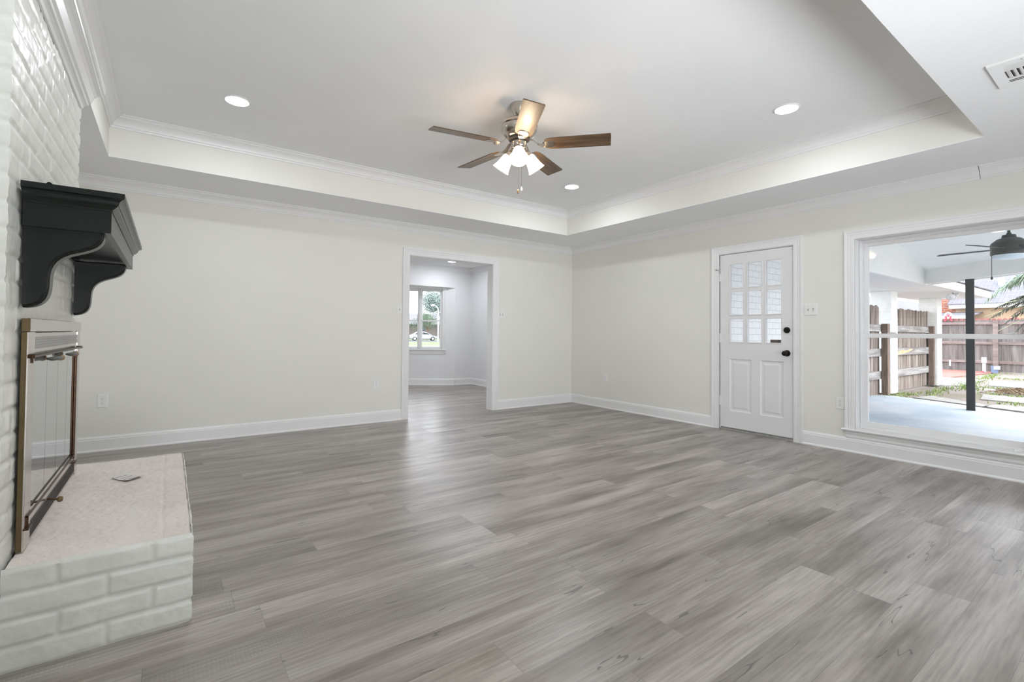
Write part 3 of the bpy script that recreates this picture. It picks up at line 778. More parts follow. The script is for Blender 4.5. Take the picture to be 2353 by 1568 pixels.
# ------------------------------------------------------------------ fireplace doors
GX_, GY0, GY1 = -.384, 2.272, 3.418
G0, G1 = HZ+.004, 1.122
fd = thing('fireplace_doors', 'brass and steel framed glass fireplace doors set on the brick hearth', 'fireplace doors', (GX_, (GY0+GY1)/2, G0))
mb = MB().box(CX+.012, GX_-.004, GY0, GY0+.012, G0, 1.075, .002).box(CX+.012, GX_-.004, GY1-.012, GY1, G0, 1.075, .002)
mb.box(CX+.012, GX_+.002, GY0-.002, GY0+.010, 1.076, G1-.001, .002)
mb.build('side_trim', 'antique_brass', fd)
mb = MB().box(GX_-.006, GX_+.003, GY0+.002, GY1+.004, 1.076, G1, .0015).box(CX+.012, GX_+.001, GY0+.012, GY1, G1-.006, G1-.001); mb.build('top_panel', 'steel_brushed', fd)
mb = MB().box(GX_-.008, GX_, GY0+.001, GY0+.090, G0, 1.075, .001).box(GX_-.008, GX_, GY1-.070, GY1, G0, 1.075, .001); mb.build('stile', 'steel_brushed', fd)
mb = MB().box(GX_-.014, GX_-.004, GY0+.09, GY1-.07, .992, 1.072, .001); vp = mb.build('vent_panel', 'steel_brushed', fd)
mb = MB()
for k in range(4): mb.prism([(GX_-.004, 1.018+k*.0095), (GX_+.000, 1.0195+k*.0095), (GX_-.004, 1.0255+k*.0095)], 'y', GY0+.094, GY1-.074)
mb.box(GX_-.005, GX_-.0035, GY0+.094, GY1-.074, 1.013, 1.057)
mb.build('louvre', 'silver_vent', vp)
sy = [GY0+.090, 2.622, 2.852, 3.085, GY1-.075]
for a, b in zip(sy[:-1], sy[1:]):
    MB().box(GX_-.012, GX_-.006, a+.0015, b-.0015, .425, .985).build('glass_panel', 'fire_glass', fd)
MB().box(GX_-.016, GX_-.012, sy[0], sy[-1], .42, .99).build('seam_shade_sheet', 'gap_shadow', fd)  # dark sheet stands in for the shade in the seams between glass panels
MB().box(GX_-.006, GX_+.003, 3.300, 3.320, .42, .968, .002).build('hinge_bar', 'bronze_bar', fd)
mb = MB().tube([(GX_+.018, 2.235, .992), (GX_+.018, 3.330, .992)], .0045, 10)
for y in (2.26, 3.31): mb.tube([(GX_, y, .992), (GX_+.020, y, .992)], .007, 8)
mb.tube([(GX_+.006, 2.285, .988), (GX_+.006, 2.285, .968)], .004, 8); mb.build('top_rail', 'bronze_bar', fd, 40)
mb = MB().box(GX_-.001, GX_+.006, 2.300, 3.300, .437, .443, .001).box(GX_-.001, GX_+.006, 2.300, 2.306, .405, .443).box(GX_-.003, GX_+.012, 2.270, 2.330, .402, .408, .001).box(GX_-.003, GX_+.012, 3.27, 3.325, .402, .408, .001)
mb.build('bottom_rail', 'bronze_bar', fd)
mb = MB().box(GX_-.012, GX_-.004, sy[0], sy[-1], G0+.004, .424); bg_ = mb.build('bottom_grille', 'steel_brushed', fd)
mb = MB()
for k in range(6): mb.box(GX_-.005, GX_-.001, sy[0]+.005, sy[-1]-.005, G0+.014+k*.0095, G0+.018+k*.0095)
mb.build('grille_bars', 'dark_grille', bg_)
for y0_, y1_ in ((2.50, 2.72), (2.92, 3.10)):
    mb = MB().tube([(GX_+.012, y0_, .972), (GX_+.020, y0_+.03, .970), (GX_+.022, y1_-.02, .967)], [.004, .008, .010], 10)
    hd = mb.build('door_handle', 'black_handle', fd, 40)
    MB().lathe([(.010, 0), (.013, .006), (.013, .018), (.006, .024), (0, .025)], (GX_+.022, y1_-.022, .967), (0, 1, -.03), 12).build('handle_tip', 'brass_tip', hd, 40)
mb = MB().tube([(GX_, 2.66, .398), (GX_+.030, 2.66, .392)], .004, 8); dk = mb.build('damper_lever', 'bronze_bar', fd)
MB().lathe([(.004, 0), (.011, .004), (.012, .012), (.008, .018), (0, .019)], (GX_+.028, 2.66, .392), (1, 0, -.1), 12).build('lever_knob', 'antique_brass', dk, 40)

# ------------------------------------------------------------------ recessed lights
def downlight(loc, label, grp='round recessed ceiling lights'):
    t = thing('recessed_light', label, 'ceiling light', loc, grp); x, y, z = loc
    MB().lathe([(.088, 0), (.089, -.003), (.084, -.007), (.076, -.008), (.074, -.006), (.074, 0)], (x, y, z), n=40, cap=False).build('trim_ring', 'white_plastic', t, 40)
    MB().lathe([(.0745, -.0062), (.0, -.0064)], (x, y, z), n=40, cap=False).build('diffuser', 'lamp_disc', t)
    return t
d0 = downlight((.374, 3.965, ZT), 'round recessed ceiling light nearest the fireplace corner of the raised ceiling')
dup(d0, (3.668, 1.636, ZT), 'round recessed ceiling light right of the fan, over the window side')
dup(d0, (3.696, 3.972, ZT), 'round recessed ceiling light in front of the far room corner')
dup(d0, (.20, 1.55, ZT), 'round recessed ceiling light above the camera, out of the picture')
dup(d0, (4.4, -1.1, ZS), 'added round fill light behind the camera on the right, unseen')  # extra lamp out of view, added to lift the room brightness
dup(d0, (4.351, 7.978, ZS), 'round recessed ceiling light in the room beyond the doorway')
dup(d0, (2.2, 7.2, ZS), 'added round fill light in the next room, hidden by the wall')  # added out of sight to brighten the next room
dup(d0, (4.2, 6.5, ZS), 'added round fill light in the next room, unseen past the doorway head')  # another hidden fill lamp added for the next room
dup(d0, (1.2, 8.2, ZS), 'added round fill light in the next room, unseen near its bay window')  # unseen lamp, also added to light the next room

# ------------------------------------------------------------------ ceiling fan
FCX, FCY = 2.053, 2.773
fan = thing('ceiling_fan', 'five-blade walnut ceiling fan with nickel motor and three lit glass shades', 'ceiling fan', (FCX, FCY, ZT))
MB().lathe([(.060, 0), (.062, -.012), (.058, -.030), (.046, -.070), (.034, -.088), (.018, -.092), (.012, -.096)], (FCX, FCY, ZT), n=32).build('canopy', 'nickel', fan, 40)
MB().lathe([(.0135, -.09), (.0135, -.130), (.030, -.132), (.034, -.128)], (FCX, FCY, ZT), n=20).build('downrod', 'nickel', fan, 40)
MB().lathe([(.030, 2.640), (.085, 2.638), (.122, 2.628), (.136, 2.612), (.137, 2.600), (.131, 2.592), (.132, 2.585), (.128, 2.560), (.112, 2.532), (.090, 2.516), (.075, 2.512)], (FCX, FCY, 0), n=40).build('motor_housing', 'nickel', fan, 40)
MB().lathe([(.078, 2.514), (.078, 2.500), (.060, 2.496), (.050, 2.496)], (FCX, FCY, 0), n=32).build('motor_grille', 'dark_grille', fan, 40)
sh = MB().lathe([(.050, 2.500), (.056, 2.490), (.056, 2.455), (.050, 2.440), (.030, 2.428), (.012, 2.420), (.006, 2.405), (0, 2.402)], (FCX, FCY, 0), n=32).build('switch_housing', 'nickel', fan, 40)
ZBL = 2.462
blade0 = None
for k in range(5):
    a = math.radians(25.3+72*k); ca, sa = math.cos(a), math.sin(a)
    br = bpy.data.objects.new('fan_blade', None)
    # blade outline in local frame: x outward
    out = [(.190, -.040), (.205, -.054), (.235, -.0625), (.30, -.0655), (.655, -.0690), (.660, -.064), (.660, .064), (.655, .0690), (.30, .0655), (.235, .0625), (.205, .054), (.190, .040), (.185, .0)]
    pit = math.radians(-12)
    mb = MB()
    top = [(x, y*math.cos(pit), ZBL+y*math.sin(pit)+.0035) for x, y in out]; bot = [(x, y*math.cos(pit), ZBL+y*math.sin(pit)-.0035) for x, y in out]
    mb.rings([bot, top])
    if blade0 is None:
        me_o = mb.build('blade', 'blade_walnut', None); blade0 = me_o.data
    else: me_o = bpy.data.objects.new('blade', blade0); COL.objects.link(me_o)
    me_o.parent = fan; me_o.location = (0, 0, -ZT); me_o.rotation_euler = (0, 0, a)
    mb = MB()
    arm = [(.070, 0, 2.506), (.100, 0, 2.497), (.130, 0, 2.470), (.160, 0, ZBL-.012), (.190, 0, ZBL-.009)]
    mb.rings([[(x, -w_, z-t_), (x, w_, z-t_), (x, w_, z+t_), (x, -w_, z+t_)] for (x, y, z), w_, t_ in zip(arm, (.012, .013, .014, .022, .034), (.004, .004, .004, .004, .003))])
    pl = [(.178+.0, -.030), (.20, -.036), (.235, -.036), (.255, -.026), (.262, 0), (.255, .026), (.235, .036), (.20, .036), (.178, .030)]
    mb.rings([[(x, y*math.cos(pit), ZBL+y*math.sin(pit)-.0085) for x, y in pl], [(x, y*math.cos(pit), ZBL+y*math.sin(pit)-.0036) for x, y in pl]])
    if k == 0: iron = mb.build('blade_iron', 'nickel', None, 40); iron_me = iron.data
    else: iron = bpy.data.objects.new('blade_iron', iron_me); COL.objects.link(iron)
    iron.parent = fan; iron.location = (0, 0, -ZT); iron.rotation_euler = (0, 0, a)
for k in range(3):
    a = math.radians(-126.5+120*k); D = Vector((math.cos(a), math.sin(a), 0)); C0 = Vector((FCX, FCY, 0))
    ax = (D*.62+Vector((0, 0, -.78))).normalized()
    nb = C0+D*.062+Vector((0, 0, 2.425))
    mb = MB().tube([C0+D*.040+Vector((0, 0, 2.470)), C0+D*.060+Vector((0, 0, 2.462)), C0+D*.066+Vector((0, 0, 2.440)), nb], .008, 10)
    mb.lathe([(.014, -.006), (.023, .004), (.027, .022), (.029, .034), (.026, .036)], nb, ax, 20)
    mb.build('lamp_arm', 'nickel', fan, 40)
    prof = [(.026, .028), (.034, .036), (.040, .050), (.045, .080), (.051, .112), (.060, .140), (.066, .150), (.064, .152), (.058, .142), (.049, .113), (.043, .080), (.038, .052), (.032, .040), (.024, .032)]
    lsh = MB().lathe(prof, nb, ax, 32, cap=False).build('lamp_shade', 'frosted_shade', fan, 60)
    lsh['label'] = 'lit frosted glass bell shade'
    MB().lathe([(.0, .030), (.012, .034), (.014, .050), (.022, .075), (.024, .090), (.018, .106), (.0, .112)], nb, ax, 18).build('light_bulb', 'bulb_glow', lsh, 60)
    ld = bpy.data.lights.new('bulb_light', 'POINT'); ld.energy = BULB_WATTS; ld.color = (1.0, .80, .58); ld.shadow_soft_size = .028
    lo_ = bpy.data.objects.new('bulb_light', ld); COL.objects.link(lo_); lo_.location = nb+ax*.128
for (dx, dy), z1, mm in (((-.020, -.022), 2.128, 'brass_tip'), ((.024, -.004), 2.160, 'white_plastic')):
    x, y = FCX+dx, FCY+dy
    mb = MB().tube([(x, y, 2.43), (x, y, z1)], .0016, 6)
    for i in range(int((2.42-z1)/.012)): mb.lathe([(0, -.0022), (.0022, 0), (0, .0022)], (x, y, 2.42-i*.012), n=6)
    ch = mb.build('pull_chain', 'nickel', fan)
    MB().lathe([(.0, .004), (.004, 0), (.007, -.012), (.008, -.022), (.005, -.030), (0, -.032)], (x, y, z1), n=12).build('chain_fob', mm, ch, 50)

# ------------------------------------------------------------------ ceiling vent
VX0, VX1, VY0, VY1 = 3.278, 3.622, .04, .520
vt = thing('ceiling_vent', 'white curved-blade air vent in the low ceiling at the picture edge', 'air vent', ((VX0+VX1)/2, (VY0+VY1)/2, ZS))
mb = MB()
mb.plate('z', ZS-.010, ZS, (VX0, VX1), (VY0, VY1), [(VX0+.045, VX1-.045, VY0+.045, VY1-.045)]); mb.build('vent_frame', 'white_plastic', vt)
MB().box(VX0+.045, VX1-.045, VY0+.045, VY1-.045, ZS-.0015, ZS-.0005).build('duct', 'dark_grille', vt)
iy0, iy1 = VY0+.045, VY1-.045
MB().box(VX0+.045+.066, VX0+.045+.074, iy0, iy1, ZS-.010, ZS-.002).box(VX1-.045-.062, VX1-.045-.054, iy0, iy1, ZS-.010, ZS-.002).build('divider_bar', 'white_plastic', vt)
for k in range(3):
    x = VX0+.047+k*.021
    MB().prism([(x+.006, ZS-.002), (x+.007, ZS-.010), (x+.010, ZS-.010), (x+.0075, ZS-.002)], 'y', iy0, iy1).build('vent_blade', 'white_plastic', vt)
n_ = 18
for k in range(n_):
    y = iy1-.006-k*(iy1-iy0-.01)/n_
    MB().prism([(y, ZS-.003), (y-.006, ZS-.008), (y-.015, ZS-.010), (y-.016, ZS-.0085), (y-.007, ZS-.006), (y-.002, ZS-.002)], 'x', VX0+.119, VX1-.107).build('vent_blade', 'white_plastic', vt)
for k in range(3):
    x = VX1-.048-k*.018
    MB().prism([(x, ZS-.003), (x-.004, ZS-.008), (x-.014, ZS-.010), (x-.015, ZS-.009), (x-.005, ZS-.0065), (x-.002, ZS-.003)], 'y', iy0, iy1).build('vent_blade', 'white_plastic', vt)
MB().lathe([(.005, 0), (.004, -.002)], (VX0+.022, VY1-.12, ZS-.010), n=10).build('screw', 'silver_vent', vt)

# ------------------------------------------------------------------ the room beyond
BX = 5.200; BYF = 8.662
GW = 'grey_white_wall_paint'
mb = MB().plate('x', BX, BX+WT+.01, (YB2, BYF+.12), (-.25, 2.9), []); struct(mb, 'wall_next_right', GW)
mb = MB().box(XL-.1, XL, YB2, BYF+.1, 0, 2.9); struct(mb, 'wall_next_left', GW)
mb = MB().box(XL, BX, YB2, 9.6, ZS, ZS+.03); struct(mb, 'ceiling_next_room', 'ceiling_paint')
BA = (4.806, BYF); dirn = Vector((-.858, .514)); BLn = 1.50
BB = (BA[0]+dirn.x*BLn, BA[1]+dirn.y*BLn); BC = (1.60, BB[1]); BD = (BC[0]-1.287, BYF)
mb = MB().plate('y', BYF, BYF+.10, (BA[0], BX), (0, ZS), []).plate('y', BYF, BYF+.10, (XL, BD[0]), (0, ZS), []).plate('y', BYF, BYF+.10, (BD[0], BA[0]), (2.012, ZS), [])
struct(mb, 'wall_next_far', GW)
mb = MB().prism([(BA[0], BYF+.11), BB, BC, (BD[0], BYF+.11)], 'z', 2.014, 2.05); struct(mb, 'ceiling_bay', 'ceiling_paint')
WB0, WB1 = .738, 1.985
def bay_seg(p, q, nwin, name_w, nm, s0, s1):
    """a flat piece of bay wall from p to q (room on the right-hand side of p->q seen from above)"""
    p = Vector(p); q = Vector(q); d = (q-p); L_ = d.length; ang = math.atan2(d.y, d.x)
    e_ = bpy.data.objects.new(name_w, None)
    mbw = MB().plate('y', 0, .12, (0, L_), (0, 2.05), [(s0, s1, WB0, WB1)])
    ob = mbw.build(nm, GW); ob['kind'] = 'structure'
    wr = thing(name_w, None, None, (0, 0, 0), kind='structure')
    sg = 1
    casing([(s0-.004, 0, WB0), (s0-.004, 0, WB1+.002), (s1+.004, 0, WB1+.002), (s1+.004, 0, WB0)], (0, -1, 0), 'window_casing', wr, side=1, k=.8)
    MB().box(s0-.09, s1+.09, -.045, .02, WB0-.022, WB0, .004).build('window_sill', 'white_trim_paint', wr)
    MB().prism([(-.001, WB0-.10), (-.016, WB0-.094), (-.018, WB0-.03), (-.030, WB0-.022), (-.001, WB0-.022)], 'x', s0-.07, s1+.07).build('window_apron', 'white_trim_paint', wr)
    wd = (s1-s0)/nwin
    mf = MB(); 
    for k in range(nwin):
        a, b = s0+k*wd, s0+(k+1)*wd
        def fr(y0_, y1_, z0_, z1_, w_, g_):
            mf.box(a+g_, a+g_+w_, y0_, y1_, z0_, z1_).box(b-g_-w_, b-g_, y0_, y1_, z0_, z1_).box(a+g_, b-g_, y0_, y1_, z1_-w_, z1_).box(a+g_, b-g_, y0_, y1_, z0_, z0_+w_)
        fr(.02, .09, WB0, WB1, .022, 0); fr(.035, .06, WB0+.022, 1.340, .026, .022); fr(.06, .085, 1.310, WB1-.022, .026, .022)
    mf.build('window_frame', 'vinyl_white', wr)
    for k in range(nwin):
        a, b = s0+k*wd, s0+(k+1)*wd
        MB().box(a+.045, b-.045, .046, .049, WB0+.045, 1.316).build('window_pane', 'window_glass', wr)
        MB().box(a+.045, b-.045, .071, .074, 1.334, WB1-.045).build('window_pane', 'window_glass', wr)
    for o in (ob, wr): o.location = (p.x, p.y, 0); o.rotation_euler = (0, 0, ang)
    bb = MB().sweep(BASE, [(0, 0, 0), (L_, 0, 0)], (0, 0, 1), -1).build('baseboard_bay', 'white_trim_paint'); bb['kind'] = 'structure'; bb.location = (p.x, p.y, 0); bb.rotation_euler = (0, 0, ang)
L1 = BLn
bay_seg(BB, BA, 2, 'window_2', 'wall_bay_right', L1-1.18, L1-.265)
bay_seg(BC, BB, 2, 'window_4', 'wall_bay_middle', .2, BB[0]-BC[0]-.2)
bay_seg(BD, BC, 2, 'window_5', 'wall_bay_left', .25, 1.20)
crown([(BX, BYF), (BX, YB2)], ZS, 'trim_10', side=-1)
crown([(XL, BYF), (BX, BYF)], ZS, 'trim_11', side=-1)
baseb([(BA[0]-.0, BYF), (BX, BYF)], 'baseboard_next_far'); baseb([(BX, BYF), (BX, YB2)], 'baseboard_next_right')
# ------------------------------------------------------------------ covered patio outside
GZ = -.12
XE = XR+WT
mb = MB().prism([(XE, -6), (XE, 6.2), (11.35, 6.2), (11.55, 3.75), (12.0, 3.30), (11.78, 2.70), (11.49, 2.10), (11.06, 1.36), (10.3, .1), (9.3, -1.6), (7.4, -4.8), (6.7, -6)], 'z', GZ-.10, GZ)
struct(mb, 'patio_floor', 'patio_concrete')
mb = MB().box(-14, 60, -30, 10, GZ-.06, GZ-.03)
yg = MB().prism([(XE+.5, -30), (62, -30), (62, 40), (XE+.5, 40)], 'z', GZ-.16, GZ-.04)
struct(yg, 'yard_ground', 'yard_dirt')
mb = MB().box(XR, XE, YR-4, YB2+1, 2.9, 4.2); mb.box(XR, XE, YR-4, YR, -.25, 2.9); struct(mb, 'wall_gable', 'patio_white_paint')
NB = Vector((-.795, .608))
def zc(x, y): return 2.30+.27*((x-11.19)*NB.x+(y-2.56)*NB.y)
# sloped ceiling of the patio (top of the recess)
cp = [(XE, 3.52), (8.30, 3.52), (8.30, 2.62), (11.22, 2.62), (10.18+.03, 1.23), (8.60, -.85), (6.5, -3.6), (XE, -5.1)]
mb = MB().rings([[(x, y, zc(x, y)) for x, y in cp], [(x, y, zc(x, y)+.06) for x, y in cp]]); struct(mb, 'ceiling_patio', 'patio_white_paint')
# face between soffit and sloped ceiling, outer beam, flat soffit
mb = MB().rings([[(x, 2.60, 2.055), (x, 2.66, 2.055), (x, 2.66, zc(x, 2.62)+.02), (x, 2.60, zc(x, 2.62)+.02)] for x in (8.30, 11.19)])
mb.box(8.30, 8.36, 2.61, 3.50, 2.10, 3.2)
struct(mb, 'wall_patio_recess', 'patio_white_paint')
b0, b1 = Vector((11.19, 2.60)), Vector((5.6, -4.72)); bd = (b1-b0).normalized(); bn = Vector((bd.y, -bd.x))*-.10
if bn.x < 0: bn = -bn
mb = MB().rings([[(p.x, p.y, 2.055), (p.x+bn.x, p.y+bn.y, 2.055), (p.x+bn.x, p.y+bn.y, 2.38), (p.x, p.y, 2.38)] for p in (b0, b1)])
mb.rings([[(p.x+bn.x, p.y+bn.y, 2.04), (p.x+bn.x*1.3, p.y+bn.y*1.3, 2.04), (p.x+bn.x*1.3, p.y+bn.y*1.3, 2.16), (p.x+bn.x, p.y+bn.y, 2.16)] for p in (b0, b1)])
struct(mb, 'patio_beam', 'patio_white_paint')
mb = MB().prism([(8.301, 2.61), (11.19, 2.61), (11.45, 2.62), (11.25, 3.38), (11.3, 4.4), (8.301, 4.4)], 'z', 2.06, 2.10); struct(mb, 'ceiling_soffit', 'patio_soffit_paint')
mb = MB().prism([(11.452, 2.56), (16.32, 2.56), (16.32, 3.95), (11.302, 3.95), (11.252, 3.38)], 'z', 2.065, 2.10); struct(mb, 'ceiling_colonnade', 'patio_soffit_paint')
mb = MB().box(11.20, 16.34, 2.535, 2.56, 2.05, 2.215); struct(mb, 'fascia', 'fascia_white')
mb = MB().rings([[(x, 2.49, 2.215), (x, 2.49, 2.235), (x, 6.4, 3.10), (x, 6.4, 3.06)] for x in (11.45, 16.42)]); struct(mb, 'colonnade_roof', 'shingles')
mb = MB().box(XE+.001, 8.295, 3.50, 3.66, GZ, 3.9).box(8.14, 8.295, 3.66, 6.2, GZ, 2.06); struct(mb, 'wall_wing', 'white_wing_brick')
def column(x0, x1, y0, y1, ztop, label, seed):
    t = thing('brick_column', label, 'column', ((x0+x1)/2, (y0+y1)/2, GZ))
    brick_wrap(MB(), [(x1, y1), (x0, y1), (x0, y0), (x1, y0), (x1, y1)], GZ, ztop, .089, .205, .004, .014, [(0, .1)]*4, seed).build('brick_shaft', 'painted_brick_outside', t, 50)
    MB().box(x0+.01, x1-.01, y0+.01, y1-.01, ztop-.03, ztop).build('column_cap', 'patio_white_paint', t)
column(12.42, 12.80, 3.44, 3.80, 2.062, 'white painted brick column outside the window, nearer the patio', 3)
column(15.58, 16.00, 3.387, 3.74, 2.062, 'white painted brick column outside the window, at the far end of the side fence', 5)
# black patio post
pt = thing('patio_post', 'tall black square post standing on the patio edge', 'post', (10.79, 1.92, GZ))
pa = Vector((.10, .012)); pb = Vector((-.01, .105))
q0 = Vector((10.735, 1.865)); quad = [q0, q0+pa, q0+pa+pb, q0+pb]
MB().rings([[(q.x, q.y, z) for q in quad] for z in (GZ, 2.056)]).build('post_shaft', 'black_post_paint', pt)
MB().rings([[((q.x-10.79)*1.06+10.79, (q.y-1.92)*1.06+1.92, z) for q in quad] for z in (GZ, GZ+.012)]).build('base_plate', 'black_post_paint', pt)

def side_fence(x0, x1, y, label, posts, seed, broken=False):
    rr = random.Random(seed)
    t = thing('wood_fence', label, 'fence', ((x0+x1)/2, y, GZ))
    mb = MB(); x = x0
    while x < x1-.05:
        wd = min(rr.uniform(.125, .145), x1-x); top = 1.725+rr.uniform(-.018, .018); yo = y+rr.uniform(0, .012); a = x+.002; b = x+wd-.004
        ln = rr.uniform(-.008, .008)
        mb.rings([[(a, yy, GZ+.0), (b, yy, GZ+.0), (b+ln, yy, top-.035), (b-.025+ln, yy, top), (a+.025+ln, yy, top), (a+ln, yy, top-.035)] for yy in (yo, yo+.018)])
        x += wd
    mb.build('fence_boards', 'fence_board_brown', t)
    for z0, z1 in ((1.19, 1.335), (.67, .835), (.20, .362)):
        MB().box(x0-.01, x1, y-.045, y-.001, z0, z1, .004).build('fence_rail', 'fence_rail_grey', t)
    if broken:
        MB().prism([(x0+.02, .69), (x0+.35, .70), (x0+.9, .735), (x0+1.25, .80), (x0+1.0, .81), (x0+.72, .775), (x0+.45, .79), (x0+.2, .755), (x0+.02, .75)], 'y', y-.047, y-.043).build('split_wood', 'raw_wood', t)
    for a, b, c, d in posts: MB().box(a, b, c, d, GZ, 1.355, .004).build('fence_post', 'grey_post_wood', t)
plain('raw_wood', (.62, .38, .22), .8, var=.2, vscale=8)
side_fence(8.34, 12.18, 3.56, 'weathered side fence panel left of the nearer brick column', [(12.05, 12.20, 3.40, 3.51)], 2)
side_fence(12.95, 15.84, 3.56, 'weathered side fence panel with split rail between the two brick columns', [(15.43, 15.56, 3.42, 3.53)], 4, True)

# back fence
def back_fence():
    rr = random.Random(9); X = 24.0
    t = thing('wood_fence', 'long grey wooden fence across the back of the yard', 'fence', (X, 3, GZ))
    mb = MB(); tips = MB(); y = -7.0
    while y < 13:
        wd = rr.uniform(.135, .15); top = 1.775+rr.uniform(-.012, .012); xo = X+rr.uniform(0, .012); a = y+.003; b = y+wd-.003
        mb.rings([[(xx, a, GZ-.02), (xx, b, GZ-.02), (xx, b, top-.05), (xx, a, top-.05)] for xx in (xo, xo+.018)])
        tips.rings([[(xx, a, top-.05), (xx, b, top-.05), (xx, b-.028, top), (xx, a+.028, top)] for xx in (xo, xo+.018)])
        y += wd
    mb.build('fence_boards', 'fence_board_grey', t); tips.build('board_tips', 'red_tips', t)
    for z0, z1 in ((1.555, 1.655), (.835, .935), (.155, .255)): MB().box(X-.045, X-.001, -7, 13, z0, z1).build('fence_rail', 'fence_rail_pink', t)
    for yp in (-3.6, -1.2, 1.2, 3.61, 6.0, 8.4, 10.8): MB().box(X-.14, X-.046, yp-.065, yp+.065, GZ, 1.70).build('fence_post', 'fence_rail_pink', t)
plain('red_tips', (.30, .10, .10), .9, var=.35, vscale=9)
back_fence()

# yard surfaces and small things
def pad(name, pts, m, label, cat, group=None, th=.03):
    o = MB().prism(pts, 'z', GZ-.05, GZ-.04+th).build(name, m); tag(o, label, cat, group); return o
pad('red_brick_paving', [(19.3, 3.9), (23.9, 3.5), (23.9, 9), (19.3, 9)], 'red_paving', 'red brick paved area in front of the back fence', 'paving')
pad('concrete_walk', [(15.2, 4.0), (16.2, 3.1), (19.2, 3.1), (19.2, 8), (15.2, 8)], 'paver_concrete', 'pale concrete walk leading to the red brick paving', 'paving')
for k, (pts, lb) in enumerate([([(11.72, 1.9), (12.05, 1.9), (12.95, 2.9), (12.25, 3.05)], 'pale paving slab along the patio edge behind the black post'),
        ([(11.35, .9), (12.0, .6), (12.35, 1.85), (11.75, 1.95)], 'pale paving slab at the patio edge right of the black post'),
        ([(12.9, .3), (13.9, .2), (14.3, 2.35), (13.1, 2.2)], 'middle pale paving slab right of the black post'),
        ([(14.6, .3), (15.6, .3), (16.0, 2.6), (14.8, 2.45)], 'pale paving slab behind the heap of dry weeds'),
        ([(16.6, .5), (18.4, .6), (19.0, 3.0), (17.0, 2.7)], 'farthest pale paving slab near the back fence')]):
    pad('paving_slab', pts, 'paver_concrete', lb, 'paving slab', 'paving slabs in the yard', .022)
rr = random.Random(3); mb = MB()
lines = [((13.0, 3.0), (15.6, 3.15), 230), ((15.2, 2.75), (17.2, 3.2), 420), ((17.2, 3.1), (22.5, 3.4), 420), ((22.2, -.5), (23.4, 3.4), 200), ((12.3, 3.35), (13.1, 3.3), 120),
         ((14.4, 1.0), (14.5, 2.5), 160), ((16.2, .6), (16.4, 2.8), 260), ((12.6, .7), (12.75, 1.9), 160), ((19.5, .5), (20.5, 3.0), 260), ((11.6, 3.52), (12.0, 3.48), 50)]
for (ax, ay), (bx, by), n in lines:
    for i in range(n):
        t = rr.random(); x = ax+(bx-ax)*t+rr.gauss(0, .13); y = ay+(by-ay)*t+rr.gauss(0, .10); h_ = rr.uniform(.015, .065); an = rr.uniform(0, 6.28); w_ = .012
        dx, dy = math.cos(an)*w_, math.sin(an)*w_; lx, ly = rr.uniform(-.03, .03), rr.uniform(-.03, .03)
        mb.add([(x-dx, y-dy, GZ-.045), (x+dx, y+dy, GZ-.045), (x+lx, y+ly, GZ-.03+h_)], [(0, 1, 2)])
tag(mb.build('grass', 'grass_blades'), 'short green grass growing in the gaps between the paving slabs', 'grass', kind='stuff')
mb = MB()
for i in range(420):
    a = rr.uniform(0, 6.28); d = abs(rr.gauss(0, .26)); x = 15.0+math.cos(a)*d*.8; y = 1.95+math.sin(a)*d; h_ = max(0, .14-d*.25)
    an = rr.uniform(0, 6.28); l_ = .09; mb.add([(x, y, GZ-.04+h_*rr.random()), (x+.006, y+.006, GZ-.03+h_), (x+math.cos(an)*l_, y+math.sin(an)*l_, GZ-.02+h_*rr.random()+.02)], [(0, 1, 2)])
tag(mb.build('dry_weeds', 'dry_debris'), 'heap of dry pulled weeds lying among the paving slabs', 'weeds', kind='stuff')
ut = thing('utility_box', 'white utility box on a post in front of the back fence', 'utility box', (23.0, 3.76, GZ))
MB().box(22.93, 23.05, 3.70, 3.82, .20, .40, .01).build('box_cabinet', 'pvc_white', ut)
MB().tube([(23.0, 3.76, GZ-.009), (23.0, 3.76, .21)], .045, 12).build('riser_pipe', 'pvc_white', ut)
MB().lathe([(.06, 0), (.05, .05), (.0, .06)], (23, 3.78, GZ-.009), n=12).build('base_cap', 'red_plastic', ut)
bk = thing('bucket', 'dark blue and white bucket at the foot of the back fence post', 'bucket', (23.0, 3.50, GZ-.009))
MB().lathe([(.0, 0), (.085, 0), (.105, .24), (.098, .24), (.08, .01)], (23.0, 3.50, GZ-.009), n=20).build('pail', 'bucket_blue', bk, 40)
MB().lathe([(.104, .12), (.109, .235), (.102, .24)], (23.0, 3.47, GZ-.009), n=20, cap=False).build('rim', 'pvc_white', bk, 40)
mb = MB().tube([(23.5, 4.75, .02), (23.5, 4.75, .24)], .03, 10); tag(mb.build('vent_pipe', 'pvc_white'), 'short white pipe stub standing against the back fence', 'pipe')
orn = thing('hanging_ornament', 'red and white arched ornament hanging on the top of the back fence', 'ornament', (23.9, 4.87, 1.70))
mb = MB().tube([(23.9, 4.87+.095*math.cos(a), 1.90+.11*math.sin(a)) for a in [i*PI/10 for i in range(11)]], .028, 8); mb.build('arch', 'pvc_white', orn, 40)
mb = MB().tube([(23.9, 4.945, 1.89), (23.9, 4.93, 1.80), (23.9, 4.97, 1.69)], [.03, .034, .02], 8); mb.build('red_leg', 'red_plastic', orn, 40)
mb = MB().tube([(23.9, 4.795, 1.89), (23.9, 4.81, 1.80), (23.9, 4.77, 1.69)], [.03, .034, .02], 8); mb.build('red_leg', 'red_plastic', orn, 40)
mb = MB().lathe([(0, 0), (.035, .03), (.03, .09), (0, .11)], (23.9, 4.87, 1.84), n=12); mb.build('red_centre', 'red_plastic', orn, 40)
fl = thing('flood_light', 'round white flood light under the far eave of the colonnade', 'outdoor light', (13.6, 2.72, 2.05))
